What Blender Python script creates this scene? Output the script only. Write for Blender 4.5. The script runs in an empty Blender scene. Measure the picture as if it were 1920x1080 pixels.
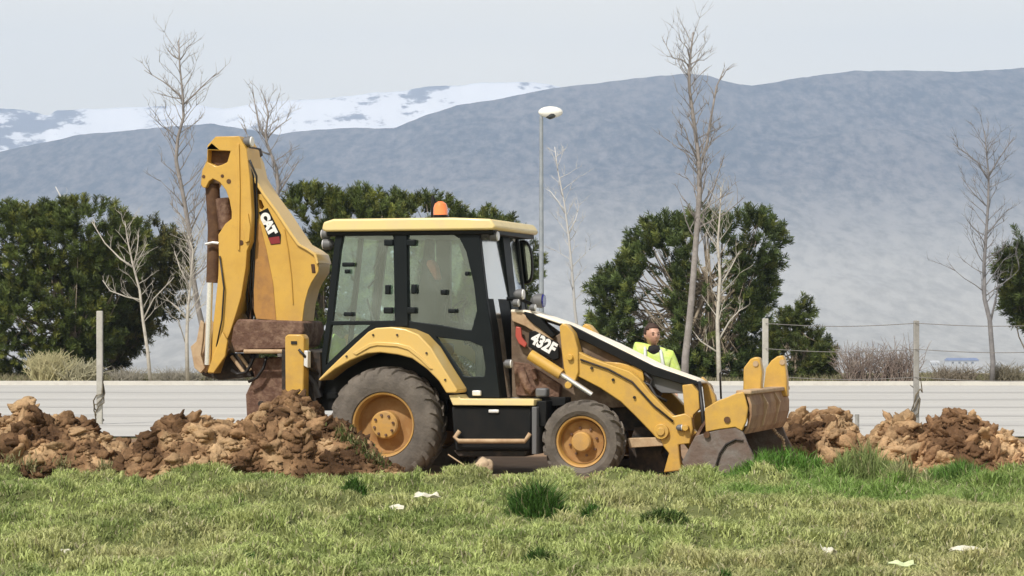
import bpy, bmesh, math, random
import numpy as np
from mathutils import Vector, Matrix, noise
rad = math.radians
random.seed(7)
scene = bpy.context.scene
COL = scene.collection

# ------------------------------------------------------------------ camera
F = 5040.0; CH = 1.6; HY = 620.0          # focal length in photo pixels, eye height, horizon row
cam_d = bpy.data.cameras.new("camera")
cam = bpy.data.objects.new("camera", cam_d); COL.objects.link(cam)
cam.location = (0, 0, CH); cam.rotation_euler = (rad(90), 0, 0)
cam_d.sensor_width = 36; cam_d.lens = 36 * F / 1920
cam_d.shift_y = (HY - 540) / 1920
cam_d.clip_start = 0.5; cam_d.clip_end = 60000
scene.camera = cam

# ------------------------------------------------------------------ sky, sun, exposure
SUN_EL, SUN_AZ = 50.0, 212.0              # azimuth clockwise from +Y
sd = Vector((math.sin(rad(SUN_AZ)) * math.cos(rad(SUN_EL)), math.cos(rad(SUN_AZ)) * math.cos(rad(SUN_EL)), math.sin(rad(SUN_EL))))
world = bpy.data.worlds.new("World"); scene.world = world; world.use_nodes = True
nt = world.node_tree; nt.nodes.clear()
sky = nt.nodes.new('ShaderNodeTexSky'); sky.sky_type = 'NISHITA'; sky.sun_disc = False
sky.sun_elevation = rad(SUN_EL); sky.sun_rotation = rad(SUN_AZ)
sky.air_density = 1.0; sky.dust_density = 2.5; sky.ozone_density = 1.5
tc = nt.nodes.new('ShaderNodeTexCoord')
mp = nt.nodes.new('ShaderNodeMapping'); mp.inputs['Scale'].default_value = (1.0, 1.0, 4.5)
nz = nt.nodes.new('ShaderNodeTexNoise'); nz.inputs['Scale'].default_value = 3.2; nz.inputs['Detail'].default_value = 5
rp = nt.nodes.new('ShaderNodeValToRGB')
rp.color_ramp.elements[0].position = 0.30; rp.color_ramp.elements[0].color = (16.2, 14.9, 11.7, 1)
rp.color_ramp.elements[1].position = 0.72; rp.color_ramp.elements[1].color = (18.0, 16.2, 12.3, 1)
mx = nt.nodes.new('ShaderNodeMix'); mx.data_type = 'RGBA'; mx.inputs[0].default_value = 0.88
bg = nt.nodes.new('ShaderNodeBackground'); bg.inputs['Strength'].default_value = 0.09
wo = nt.nodes.new('ShaderNodeOutputWorld')
L = nt.links.new
L(tc.outputs['Generated'], mp.inputs['Vector']); L(mp.outputs['Vector'], nz.inputs['Vector'])
L(nz.outputs['Fac'], rp.inputs['Fac'])
sxw = nt.nodes.new('ShaderNodeSeparateXYZ'); L(tc.outputs['Generated'], sxw.inputs[0])
vr = nt.nodes.new('ShaderNodeMapRange'); vr.inputs[1].default_value = 0.10; vr.inputs[2].default_value = 0.45; vr.inputs[3].default_value = 0.93; vr.inputs[4].default_value = 0.15
L(sxw.outputs['Z'], vr.inputs[0]); L(vr.outputs[0], mx.inputs[0])
L(sky.outputs['Color'], mx.inputs[6]); L(rp.outputs['Color'], mx.inputs[7])
L(mx.outputs[2], bg.inputs['Color']); L(bg.outputs['Background'], wo.inputs['Surface'])

sun_d = bpy.data.lights.new("sun", 'SUN'); sun_d.energy = 4.0; sun_d.angle = rad(2.0); sun_d.color = (1.0, 0.955, 0.88)
sun = bpy.data.objects.new("sun", sun_d); COL.objects.link(sun)
sun.rotation_euler = sd.to_track_quat('Z', 'Y').to_euler(); sun.location = (-20, -30, 60)
vs = scene.view_settings
vs.view_transform = 'Standard'; vs.look = 'None'; vs.gamma = 1.0; vs.exposure = 0.0; vs.use_curve_mapping = False
scene.cycles.volume_bounces = 1
scene.cycles.max_bounces = 8; scene.cycles.transparent_max_bounces = 16

# ------------------------------------------------------------------ helpers
def W(px, py, Y):
    return Vector(((px - 960) / F * Y, Y, CH + (HY - py) / F * Y))

def smooth(a, b, x):
    t = np.clip((np.asarray(x, float) - a) / (b - a), 0, 1); return t * t * (3 - 2 * t)

def vnoise(x, y, seed=0):
    x = np.asarray(x, float); y = np.asarray(y, float)
    xi = np.floor(x).astype(np.int64); yi = np.floor(y).astype(np.int64)
    fx = x - xi; fy = y - yi; fx = fx * fx * (3 - 2 * fx); fy = fy * fy * (3 - 2 * fy)
    def h(a, b):
        n = (a * 374761393 + b * 668265263 + seed * 1442695041) & 0x7fffffff
        n = ((n ^ (n >> 13)) * 1274126177) & 0x7fffffff
        n = (n ^ (n >> 16)) & 0xffff
        return n / 65535.0
    return (h(xi, yi) * (1 - fx) + h(xi + 1, yi) * fx) * (1 - fy) + (h(xi, yi + 1) * (1 - fx) + h(xi + 1, yi + 1) * fx) * fy

def fbm(x, y, seed=0, oct=4):
    s = 0; a = 0.5; f = 1.0
    for i in range(oct):
        s = s + a * vnoise(np.asarray(x) * f + i * 17.3, np.asarray(y) * f - i * 9.1, seed + i); a *= 0.5; f *= 2.03
    return s / (1 - 0.5 ** oct)

def tag(o, label=None, cat=None, group=None, kind=None):
    if label: o['label'] = label
    if cat: o['category'] = cat
    if group: o['group'] = group
    if kind: o['kind'] = kind
    return o

def empty(name, loc, rz=0.0):
    o = bpy.data.objects.new(name, None); COL.objects.link(o); o.location = loc; o.rotation_euler = (0, 0, rz)
    o.empty_display_size = 0.3
    return o

class MB:
    def __init__(s): s.v = []; s.f = []; s.m = []
    def add(s, vs_, fs, mi=0):
        b = len(s.v); s.v += [tuple(p) for p in vs_]; s.f += [tuple(i + b for i in f) for f in fs]; s.m += [mi] * len(fs); return s
    def box(s, x0, x1, y0, y1, z0, z1, mi=0):
        v = [(x, y, z) for z in (z0, z1) for y in (y0, y1) for x in (x0, x1)]
        return s.add(v, [(0, 2, 3, 1), (4, 5, 7, 6), (0, 1, 5, 4), (2, 6, 7, 3), (0, 4, 6, 2), (1, 3, 7, 5)], mi)
    def tube(s, pts, r, n=8, mi=0, cap=True):
        pts = [Vector(p) for p in pts]
        rs = r if isinstance(r, (list, tuple)) else [r] * len(pts)
        up = None; rings = []; b = len(s.v)
        for i, p in enumerate(pts):
            d = (pts[min(i + 1, len(pts) - 1)] - pts[max(i - 1, 0)])
            d = d.normalized() if d.length > 1e-9 else Vector((0, 0, 1))
            if up is None:
                up = Vector((0, 0, 1)) if abs(d.z) < 0.9 else Vector((1, 0, 0))
            a = d.cross(up).normalized(); c = a.cross(d).normalized(); up = c
            for k in range(n):
                t = 2 * math.pi * k / n
                s.v.append(tuple(p + (a * math.cos(t) + c * math.sin(t)) * rs[i]))
        for i in range(len(pts) - 1):
            for k in range(n):
                s.f.append((b + i * n + k, b + i * n + (k + 1) % n, b + (i + 1) * n + (k + 1) % n, b + (i + 1) * n + k)); s.m.append(mi)
        if cap:
            s.f.append(tuple(b + k for k in range(n))[::-1]); s.m.append(mi)
            e = b + (len(pts) - 1) * n; s.f.append(tuple(e + k for k in range(n))); s.m.append(mi)
        return s
    def lathe(s, c, prof, n=40, mi=0):         # about the local Y axis; prof = [(r, y)]
        b = len(s.v)
        for (r, y) in prof:
            for k in range(n):
                t = 2 * math.pi * k / n
                s.v.append((c[0] + r * math.cos(t), c[1] + y, c[2] + r * math.sin(t)))
        for i in range(len(prof) - 1):
            for k in range(n):
                s.f.append((b + i * n + k, b + i * n + (k + 1) % n, b + (i + 1) * n + (k + 1) % n, b + (i + 1) * n + k)); s.m.append(mi)
        return s
    def prism(s, outer, y0, y1, holes=(), mi=0):    # outer / holes are (x, z) loops in the side plane
        bm = bmesh.new(); es = []
        for loop in [outer] + list(holes):
            vv = [bm.verts.new((p[0], y0, p[1])) for p in loop]
            for i in range(len(vv)): es.append(bm.edges.new((vv[i], vv[(i + 1) % len(vv)])))
        if holes:
            bmesh.ops.triangle_fill(bm, use_beauty=True, use_dissolve=False, edges=es)
        else:
            bm.faces.new(bm.verts[:])
        r = bmesh.ops.extrude_face_region(bm, geom=bm.faces[:])
        for g in r['geom']:
            if isinstance(g, bmesh.types.BMVert): g.co.y = y1
        bmesh.ops.recalc_face_normals(bm, faces=bm.faces[:])
        bm.verts.index_update()
        s.add([v.co[:] for v in bm.verts], [[v.index for v in f.verts] for f in bm.faces], mi); bm.free(); return s
    def build(s, name, mat, parent=None, smooth_=False, bevel=0, seg=2, fix=True):
        me = bpy.data.meshes.new(name); me.from_pydata(s.v, [], s.f)
        mats = mat if isinstance(mat, (list, tuple)) else [mat]
        for m_ in mats: me.materials.append(m_)
        if len(mats) > 1: me.polygons.foreach_set('material_index', s.m)
        if fix:
            bm = bmesh.new(); bm.from_mesh(me); bmesh.ops.recalc_face_normals(bm, faces=bm.faces[:]); bm.to_mesh(me); bm.free()
        o = bpy.data.objects.new(name, me); COL.objects.link(o)
        if parent: o.parent = parent
        if smooth_:
            me.polygons.foreach_set('use_smooth', [True] * len(me.polygons))
            if smooth_ != 'all':
                try: me.set_sharp_from_angle(angle=rad(35))
                except Exception: pass
        if bevel:
            b = o.modifiers.new('bevel', 'BEVEL'); b.width = bevel; b.segments = seg; b.limit_method = 'ANGLE'; b.angle_limit = rad(35)
            b.harden_normals = False
            me.polygons.foreach_set('use_smooth', [True] * len(me.polygons))
            try: me.set_sharp_from_angle(angle=rad(50))
            except Exception: pass
        me.update(); return o

def build_each(mb, name, m, parent, **kw):
    """every separate piece collected in mb becomes a part of its own"""
    par = list(range(len(mb.v)))
    def find(a):
        while par[a] != a: par[a] = par[par[a]]; a = par[a]
        return a
    for f in mb.f:
        r = find(f[0])
        for i in f[1:]: par[find(i)] = r
    groups = {}
    for k, f in enumerate(mb.f): groups.setdefault(find(f[0]), []).append(k)
    out = []
    for fs in groups.values():
        used = sorted({i for k in fs for i in mb.f[k]}); ix = {v: j for j, v in enumerate(used)}
        q = MB(); q.add([mb.v[i] for i in used], [[ix[i] for i in mb.f[k]] for k in fs]); out.append(q.build(name, m, parent, **kw))
    return out

def np_mesh(name, V, faces_n, idx, mat, colors=None, parent=None, smooth_=False):
    """V (n,3); faces_n = loop totals; idx = flat indices; colors (n,4) per vertex"""
    me = bpy.data.meshes.new(name)
    me.vertices.add(len(V)); me.vertices.foreach_set('co', np.asarray(V, np.float32).ravel())
    me.loops.add(len(idx)); me.loops.foreach_set('vertex_index', np.asarray(idx, np.int32))
    tot = np.asarray(faces_n, np.int32); st = np.concatenate([[0], np.cumsum(tot)[:-1]]).astype(np.int32)
    me.polygons.add(len(tot)); me.polygons.foreach_set('loop_start', st); me.polygons.foreach_set('loop_total', tot)
    if smooth_: me.polygons.foreach_set('use_smooth', np.ones(len(tot), bool))
    me.update(calc_edges=True)
    if colors is not None:
        ca = me.color_attributes.new('tint', 'FLOAT_COLOR', 'POINT'); ca.data.foreach_set('color', np.asarray(colors, np.float32).ravel())
    if mat: me.materials.append(mat)
    o = bpy.data.objects.new(name, me); COL.objects.link(o)
    if parent: o.parent = parent
    return o

def grid_mesh(name, X, Y, Z, mat, colors=None, parent=None):
    r, c = X.shape
    V = np.stack([X, Y, Z], -1).reshape(-1, 3)
    i = np.arange(r * c).reshape(r, c)
    q = np.stack([i[:-1, :-1], i[:-1, 1:], i[1:, 1:], i[1:, :-1]], -1).reshape(-1)
    return np_mesh(name, V, [4] * ((r - 1) * (c - 1)), q, mat, colors, parent, True)

# ------------------------------------------------------------------ materials
def mat(name, col, rough=0.6, metal=0.0, col2=None, scale=6.0, mixpos=(0.45, 0.65), bump=0.0, bscale=None, coat=0.0, spec=0.5, dirt=None, dirtz=None, stretch=None, sub=None):
    m = bpy.data.materials.new(name); m.use_nodes = True
    n = m.node_tree.nodes; l = m.node_tree.links.new; b = n['Principled BSDF']
    b.inputs['Base Color'].default_value = (*col, 1); b.inputs['Roughness'].default_value = rough
    b.inputs['Metallic'].default_value = metal; b.inputs['Coat Weight'].default_value = coat; b.inputs['Coat Roughness'].default_value = 0.15
    b.inputs['Specular IOR Level'].default_value = spec
    tcn = n.new('ShaderNodeTexCoord'); vec = tcn.outputs['Object']
    if stretch:
        mpn = n.new('ShaderNodeMapping'); mpn.inputs['Scale'].default_value = stretch; l(vec, mpn.inputs['Vector']); vec = mpn.outputs['Vector']
    cur = None
    if col2:
        t = n.new('ShaderNodeTexNoise'); t.inputs['Scale'].default_value = scale; t.inputs['Detail'].default_value = 8; t.inputs['Roughness'].default_value = 0.65
        l(vec, t.inputs['Vector'])
        r = n.new('ShaderNodeValToRGB'); r.color_ramp.elements[0].position = mixpos[0]; r.color_ramp.elements[1].position = mixpos[1]
        r.color_ramp.elements[0].color = (*col, 1); r.color_ramp.elements[1].color = (*col2, 1)
        l(t.outputs['Fac'], r.inputs['Fac']); cur = r.outputs['Color']; l(cur, b.inputs['Base Color'])
    if dirt:
        t = n.new('ShaderNodeTexNoise'); t.inputs['Scale'].default_value = 4.5; t.inputs['Detail'].default_value = 10; t.inputs['Roughness'].default_value = 0.7
        l(tcn.outputs['Object'], t.inputs['Vector'])
        r = n.new('ShaderNodeMapRange'); r.inputs[1].default_value = 0.42; r.inputs[2].default_value = 0.78
        r.inputs[4].default_value = 0.75; l(t.outputs['Fac'], r.inputs[0]); fac = r.outputs[0]
        if dirtz:
            sx = n.new('ShaderNodeSeparateXYZ'); l(tcn.outputs['Object'], sx.inputs[0])
            r2 = n.new('ShaderNodeMapRange'); r2.inputs[1].default_value = dirtz[0]; r2.inputs[2].default_value = dirtz[1]
            r2.inputs[3].default_value = 1.0; r2.inputs[4].default_value = 0.25; l(sx.outputs['Z'], r2.inputs[0])
            mm = n.new('ShaderNodeMath'); mm.operation = 'MULTIPLY'; l(fac, mm.inputs[0]); l(r2.outputs[0], mm.inputs[1]); fac = mm.outputs[0]
        t3 = n.new('ShaderNodeTexNoise'); t3.inputs['Scale'].default_value = 26; t3.inputs['Detail'].default_value = 6; t3.inputs['Roughness'].default_value = .75
        l(tcn.outputs['Object'], t3.inputs['Vector'])
        r4 = n.new('ShaderNodeMapRange'); r4.inputs[1].default_value = .58; r4.inputs[2].default_value = .70; r4.inputs[4].default_value = .35; l(t3.outputs['Fac'], r4.inputs[0])
        mxx = n.new('ShaderNodeMath'); mxx.operation = 'MAXIMUM'; l(fac, mxx.inputs[0]); l(r4.outputs[0], mxx.inputs[1]); fac = mxx.outputs[0]
        x = n.new('ShaderNodeMix'); x.data_type = 'RGBA'
        if cur: l(cur, x.inputs[6])
        else: x.inputs[6].default_value = (*col, 1)
        x.inputs[7].default_value = (*dirt, 1); l(fac, x.inputs[0]); l(x.outputs[2], b.inputs['Base Color'])
        rr = n.new('ShaderNodeMapRange'); rr.inputs[3].default_value = rough; rr.inputs[4].default_value = 0.9; l(fac, rr.inputs[0]); l(rr.outputs[0], b.inputs['Roughness'])
    if bump:
        t = n.new('ShaderNodeTexNoise'); t.inputs['Scale'].default_value = bscale or scale * 2; t.inputs['Detail'].default_value = 8
        l(vec, t.inputs['Vector'])
        bp = n.new('ShaderNodeBump'); bp.inputs['Strength'].default_value = bump; bp.inputs['Distance'].default_value = 0.03
        l(t.outputs['Fac'], bp.inputs['Height']); l(bp.outputs['Normal'], b.inputs['Normal'])
    return m

def tint_mat(name, rough=0.6, mul=(1, 1, 1), trans=0.0, spec=0.3):
    m = bpy.data.materials.new(name); m.use_nodes = True
    n = m.node_tree.nodes; l = m.node_tree.links.new; b = n['Principled BSDF']
    a = n.new('ShaderNodeAttribute'); a.attribute_name = 'tint'
    b.inputs['Roughness'].default_value = rough; b.inputs['Specular IOR Level'].default_value = spec
    l(a.outputs['Color'], b.inputs['Base Color'])
    if trans:
        tr = n.new('ShaderNodeBsdfTranslucent'); l(a.outputs['Color'], tr.inputs['Color'])
        ms = n.new('ShaderNodeMixShader'); ms.inputs[0].default_value = trans
        l(b.outputs[0], ms.inputs[1]); l(tr.outputs[0], ms.inputs[2]); l(ms.outputs[0], n['Material Output'].inputs['Surface'])
    return m

YEL = (0.60, 0.36, 0.065)
DUST = (0.30, 0.19, 0.10)
M = {}
M['yellow'] = mat('yellow_paint', YEL, 0.42, col2=(0.54, 0.315, 0.055), scale=3, coat=0.15, dirt=DUST, dirtz=(0.3, 2.4))
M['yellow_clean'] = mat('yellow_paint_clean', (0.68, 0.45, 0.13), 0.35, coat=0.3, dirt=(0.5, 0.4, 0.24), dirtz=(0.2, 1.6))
M['roof'] = mat('sunlit_yellow_roof', (0.78, 0.62, 0.28), 0.4, coat=0.2, dirt=(0.6, 0.5, 0.34), dirtz=(0, 8))  # yellow made paler, sunlight on the roof edge is in the colour
M['hood'] = mat('hood_sky_glare', (0.86, 0.80, 0.68), 0.5, spec=.2, col2=(0.88, 0.74, 0.55), scale=1.6)  # yellow hood turned cream, sky glare painted into the base colour
M['rim'] = mat('dusty_rim_paint', (0.52, 0.29, 0.07), 0.6, col2=(0.40, 0.24, 0.09), scale=5, dirt=(0.34, 0.21, 0.11))
M['rim_dirty'] = mat('muddy_rim_dish', (0.30, 0.15, 0.045), 0.75, col2=(0.42, 0.24, 0.08), scale=9, dirt=(0.24, 0.14, 0.07))
M['tyre'] = mat('dusty_rubber', (0.085, 0.072, 0.06), 0.85, col2=(0.17, 0.145, 0.12), scale=4, mixpos=(0.35, 0.7), bump=0.3, bscale=30)
M['black'] = mat('black_paint', (0.006, 0.007, 0.008), 0.5, spec=.2, dirt=(0.022, 0.018, 0.015), dirtz=(0.2, 2.5))
M['frame'] = mat('cab_frame_black', (0.005, 0.008, 0.010), 0.5, spec=.2, dirt=(0.012, 0.016, 0.017), dirtz=(0.4, 3))
M['darkiron'] = mat('oily_dark_iron', (0.012, 0.009, 0.007), 0.7, col2=(0.06, 0.038, 0.026), scale=8, bump=0.3)
M['recess'] = mat('dark_recess', (0.07, 0.03, 0.012), 0.8, col2=(0.12, 0.06, 0.025), scale=7, bump=0.3)  # dark brown, the darkness inside holes and cavities put into the colour
M['rust'] = mat('earthy_rust', (0.11, 0.055, 0.035), 0.8, col2=(0.22, 0.135, 0.09), scale=9, bump=0.6, bscale=22)
M['steel'] = mat('worn_steel', (0.15, 0.105, 0.085), 0.6, metal=0.15, col2=(0.20, 0.18, 0.165), scale=3, bump=0.3, bscale=18)
M['tan'] = mat('dusty_tan_metal', (0.46, 0.33, 0.20), 0.7, col2=(0.36, 0.23, 0.13), scale=8, bump=0.2)
M['shadeyel'] = mat('shaded_yellow_plate', (0.40, 0.20, 0.05), 0.65, col2=(0.30, 0.15, 0.05), scale=6, bump=0.2)  # darker yellow, shade on the boom side painted into the colour
M['chrome'] = mat('chrome_rod', (0.85, 0.84, 0.82), 0.25, metal=0.75)
M['silver'] = mat('silver_plastic', (0.72, 0.71, 0.70), 0.3, metal=0.2)
M['white'] = mat('white_vinyl', (0.82, 0.81, 0.80), 0.5)
M['greyplastic'] = mat('grey_plastic', (0.12, 0.12, 0.125), 0.55)
M['red'] = mat('red_plastic', (0.42, 0.07, 0.05), 0.4)
M['darkred'] = mat('dark_red_vinyl', (0.22, 0.015, 0.02), 0.5)
M['blue'] = mat('dark_blue_lens', (0.012, 0.012, 0.16), 0.2, coat=0.5)
M['orange'] = mat('orange_beacon_lens', (0.85, 0.24, 0.07), 0.25, coat=0.6)
M['rubberhose'] = mat('black_hose', (0.015, 0.013, 0.013), 0.5)
M['seat'] = mat('grey_seat_fabric', (0.018, 0.020, 0.022), 0.9, col2=(0.03, 0.032, 0.034), scale=20)
M['redcloth'] = mat('faded_red_cloth', (0.85, 0.22, 0.16), 0.8)
M['hivis'] = mat('hivis_fabric', (0.60, 0.78, 0.16), 0.7, col2=(0.66, 0.80, 0.34), scale=9, bump=0.5, bscale=14)
M['silverband'] = mat('reflective_tape', (0.6, 0.62, 0.6), 0.4)
M['darkcloth'] = mat('dark_cloth', (0.012, 0.011, 0.012), 0.9, bump=0.3, bscale=30)
M['navy'] = mat('navy_trousers', (0.02, 0.025, 0.045), 0.9, bump=0.3, bscale=20)
M['skin'] = mat('skin', (0.58, 0.34, 0.24), 0.5, col2=(0.50, 0.27, 0.19), scale=12)
M['hair'] = mat('brown_hair', (0.045, 0.022, 0.014), 0.7, col2=(0.05, 0.025, 0.015), scale=40)
M['boot'] = mat('brown_boots', (0.08, 0.05, 0.03), 0.7)

def glass(name, tintc, refl=0.3, rough=0.08, gcol=(0.75, 0.86, 0.84)):
    m = bpy.data.materials.new(name); m.use_nodes = True
    n = m.node_tree.nodes; l = m.node_tree.links.new; n.remove(n['Principled BSDF'])
    t = n.new('ShaderNodeBsdfTransparent'); t.inputs['Color'].default_value = (*tintc, 1)
    g = n.new('ShaderNodeBsdfGlossy'); g.inputs['Color'].default_value = (*gcol, 1); g.inputs['Roughness'].default_value = rough
    d = n.new('ShaderNodeBsdfDiffuse'); d.inputs['Color'].default_value = (0.42, 0.5, 0.47, 1)     # a film of dust
    fr = n.new('ShaderNodeFresnel'); fr.inputs['IOR'].default_value = 1.6
    mr = n.new('ShaderNodeMapRange'); mr.inputs[3].default_value = refl; mr.inputs[4].default_value = 1.0; l(fr.outputs[0], mr.inputs[0])
    m1 = n.new('ShaderNodeMixShader'); l(mr.outputs[0], m1.inputs[0]); l(t.outputs[0], m1.inputs[1]); l(g.outputs[0], m1.inputs[2])
    tcn = n.new('ShaderNodeTexCoord'); nn = n.new('ShaderNodeTexNoise'); nn.inputs['Scale'].default_value = 2.2; nn.inputs['Detail'].default_value = 5; l(tcn.outputs['Object'], nn.inputs['Vector'])
    r2 = n.new('ShaderNodeMapRange'); r2.inputs[1].default_value = 0.35; r2.inputs[2].default_value = 0.7; r2.inputs[1].default_value = 0.45; r2.inputs[3].default_value = 0.03; r2.inputs[4].default_value = 0.14; l(nn.outputs['Fac'], r2.inputs[0])
    m2 = n.new('ShaderNodeMixShader'); l(r2.outputs[0], m2.inputs[0]); l(m1.outputs[0], m2.inputs[1]); l(d.outputs[0], m2.inputs[2])
    l(m2.outputs[0], n['Material Output'].inputs['Surface']); return m
M['glass'] = glass('tinted_cab_glass', (0.80, 0.94, 0.91), 0.10)
M['screen'] = glass('windscreen_glass', (0.5, 0.62, 0.6), 0.62, rough=.16, gcol=(1, 1, 1))
M['mirror'] = mat('mirror_glass', (0.35, 0.40, 0.33), 0.08, metal=1.0)

# ------------------------------------------------------------------ ground
def ground_h(x, y):
    x = np.asarray(x, float); y = np.asarray(y, float)
    near = 1 - smooth(28.4, 29.6, y)
    h = 0.055 * smooth(24.5, 27.4, y) * near
    h = h + near * (0.07 * (fbm(x * 1.1, y * 0.8, 3, 3) - 0.5) * 2 + 0.16 * (smooth(.40, .68, fbm(x * 2.6, y * 1.7, 11, 3)) - .48))
    soil = smooth(28.8, 29.6, y) * (1 - smooth(38, 41, y))
    h = h + soil * (0.06 * (fbm(x * 1.7, y * 1.7, 5, 4) - 0.55))
    far = smooth(77.5, 80, y) * (1 - smooth(95, 120, y))
    h = h + far * 0.12 * fbm(x * 0.8, y * 0.8, 21, 3)
    h = h - 53.0 * smooth(94, 900, y) ** 0.8
    return h
ys = np.unique(np.concatenate([np.arange(-80, 14, 4.0), np.arange(14, 42, 0.1), np.arange(42, 76, 1.5), np.arange(76, 100, 0.5), np.geomspace(100, 3600, 60)]))
xs1 = np.concatenate([np.arange(0, 9, 0.1), np.geomspace(9, 4200, 55)])
xs = np.unique(np.concatenate([-xs1, xs1]))
GX, GY = np.meshgrid(xs, ys)
GZ = ground_h(GX, GY)
def soil_mask(x, y):
    e = 28.75 + 0.35 * (fbm(x * 0.9, x * 0 + 3, 31, 3) - 0.5) * 2
    return smooth(e - 0.12, e + 0.12, y) * (1 - smooth(39.5, 40.5, y))
cg = fbm(GX * 0.7, GY * 0.35, 41, 4); cs = fbm(GX * 2.2, GY * 2.2, 51, 4)
grassc = np.stack([0.09 + 0.05 * cg, 0.105 + 0.05 * cg, 0.035 + 0.03 * cg], -1)  # ground under turf darkened to paint shaded gaps between blades
soilc = np.stack([0.18 + 0.16 * cs, 0.12 + 0.10 * cs, 0.075 + 0.06 * cs], -1)
farc = np.stack([0.27 + 0.1 * cs, 0.24 + 0.08 * cs, 0.17 + 0.05 * cs], -1)
sm = soil_mask(GX, GY)[..., None]; fm = smooth(60, 78, GY)[..., None]
cc = grassc * (1 - sm) + soilc * sm; cc = cc * (1 - fm) + farc * fm
cols = np.concatenate([cc, np.ones(cc.shape[:2] + (1,))], -1)
gm = tint_mat('ground_earth', 0.95, spec=0.1)
g = grid_mesh('ground', GX, GY, GZ, gm, cols); tag(g, kind='structure')

# pale concrete road
road_m = mat('pale_concrete', (0.50, 0.487, 0.455), 0.85, col2=(0.42, 0.41, 0.385), scale=0.7, mixpos=(0.35, 0.7), stretch=(0.12, 1.0, 1.0), bump=0.1, bscale=8)
mb = MB(); mb.add([(-70, 40.4, .02), (70, 40.0, .02), (70, 76.6, .02), (-70, 79.0, .02)], [(0, 1, 2, 3)])
o = mb.build('road', road_m); tag(o, kind='structure')
jm = mat('road_stain_bands', (0.39, 0.38, 0.36), 0.9, col2=(0.47, 0.457, 0.43), scale=.5, stretch=(.2, 1, 1))
mb = MB()
for yj in (44.5, 49.5, 55.0, 61.0, 68.0):
    mb.add([(-70, yj + .2, .024), (70, yj, .024), (70, yj + yj * .022, .024), (-70, yj + .45 + yj * .022, .024)], [(0, 1, 2, 3)])
for xj in range(-65, 70, 8):
    pass
o = mb.build('road_joints', jm); tag(o, kind='structure')
mb = MB(); mb.add([(-70, 79.0, -.1), (70, 76.6, -.1), (70, 76.85, -.1), (-70, 79.25, -.1), (-70, 79.0, .14), (70, 76.6, .14), (70, 76.85, .14), (-70, 79.25, .14)],
                  [(0, 1, 5, 4), (4, 5, 6, 7), (2, 3, 7, 6), (0, 4, 7, 3), (1, 2, 6, 5)])
o = mb.build('kerb', mat('kerb_concrete', (0.56, 0.545, 0.50), 0.8, col2=(0.50, 0.48, 0.44), scale=3)); tag(o, kind='structure')

# ------------------------------------------------------------------ hills and snowy mountains
def terrain(name, ridge, d0, z0, d1, dback, pxr, amp, seed, mt, rows=150, step=6, pw=1.5):
    px = np.arange(pxr[0], pxr[1], step).astype(float)
    rp_ = np.interp(px, [p[0] for p in ridge], [p[1] for p in ridge]) + 3.0 * (fbm(px / 22.0, px * 0, seed + 9, 3) - .5)
    zr = CH + (HY - rp_) / F * d1
    t = np.concatenate([np.linspace(0, 1, rows), np.linspace(1, 1.7, 25)[1:]])
    T, PX = np.meshgrid(t, px, indexing='ij'); ZR = np.tile(zr, (len(t), 1))
    D = d0 + (d1 - d0) * T
    s = np.where(T <= 1, np.power(np.clip(T, 0, 1), pw), 1 - (T - 1) * 1.1)
    X = (PX - 960) / F * D
    nz_ = fbm(X / 420.0, D / 420.0, seed, 5) - 0.5
    rdg = 1 - np.abs(fbm(X / 700.0 + 0.25 * D / 700, D / 1500.0, seed + 3, 4) * 2 - 1) * 2
    env = np.clip(T, 0, 1) * np.clip((1 - T) * 5, 0, 1)
    Z = z0 + (ZR - z0) * s + amp * env * (nz_ * 1.1 + (rdg - .4) * 0.55)
    return grid_mesh(name, X, D, Z, mt)
hm = bpy.data.materials.new('scrub_hillside'); hm.use_nodes = True
n = hm.node_tree.nodes; l = hm.node_tree.links.new; b = n['Principled BSDF']; b.inputs['Roughness'].default_value = 1; b.inputs['Specular IOR Level'].default_value = 0
tcn = n.new('ShaderNodeTexCoord')
mpn = n.new('ShaderNodeMapping'); mpn.inputs['Scale'].default_value = (1, .16, 1); l(tcn.outputs['Object'], mpn.inputs['Vector'])
t1 = n.new('ShaderNodeTexNoise'); t1.inputs['Scale'].default_value = 0.004; t1.inputs['Detail'].default_value = 6; t1.inputs['Roughness'].default_value = .6; l(mpn.outputs[0], t1.inputs['Vector'])
t2 = n.new('ShaderNodeTexNoise'); t2.inputs['Scale'].default_value = 0.040; t2.inputs['Detail'].default_value = 6; t2.inputs['Roughness'].default_value = .7; l(mpn.outputs[0], t2.inputs['Vector'])
sx = n.new('ShaderNodeSeparateXYZ'); l(tcn.outputs['Object'], sx.inputs[0])
zr_ = n.new('ShaderNodeMapRange'); zr_.inputs[1].default_value = 90; zr_.inputs[2].default_value = 330; l(sx.outputs['Z'], zr_.inputs[0])
ad = n.new('ShaderNodeMath'); ad.operation = 'MULTIPLY_ADD'; l(t1.outputs['Fac'], ad.inputs[0]); ad.inputs[1].default_value = 0.42; l(t2.outputs['Fac'], ad.inputs[2])
r1 = n.new('ShaderNodeValToRGB'); r1.color_ramp.elements[0].position = .60; r1.color_ramp.elements[1].position = .86
r1.color_ramp.elements[0].color = (0.028, 0.036, 0.042, 1); r1.color_ramp.elements[1].color = (0.175, 0.16, 0.15, 1); l(ad.outputs[0], r1.inputs['Fac'])
r3 = n.new('ShaderNodeValToRGB'); r3.color_ramp.elements[0].position = .58; r3.color_ramp.elements[1].position = .80
r3.color_ramp.elements[0].color = (0.34, 0.32, 0.275, 1); r3.color_ramp.elements[1].color = (0.46, 0.435, 0.38, 1); l(ad.outputs[0], r3.inputs['Fac'])
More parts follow.
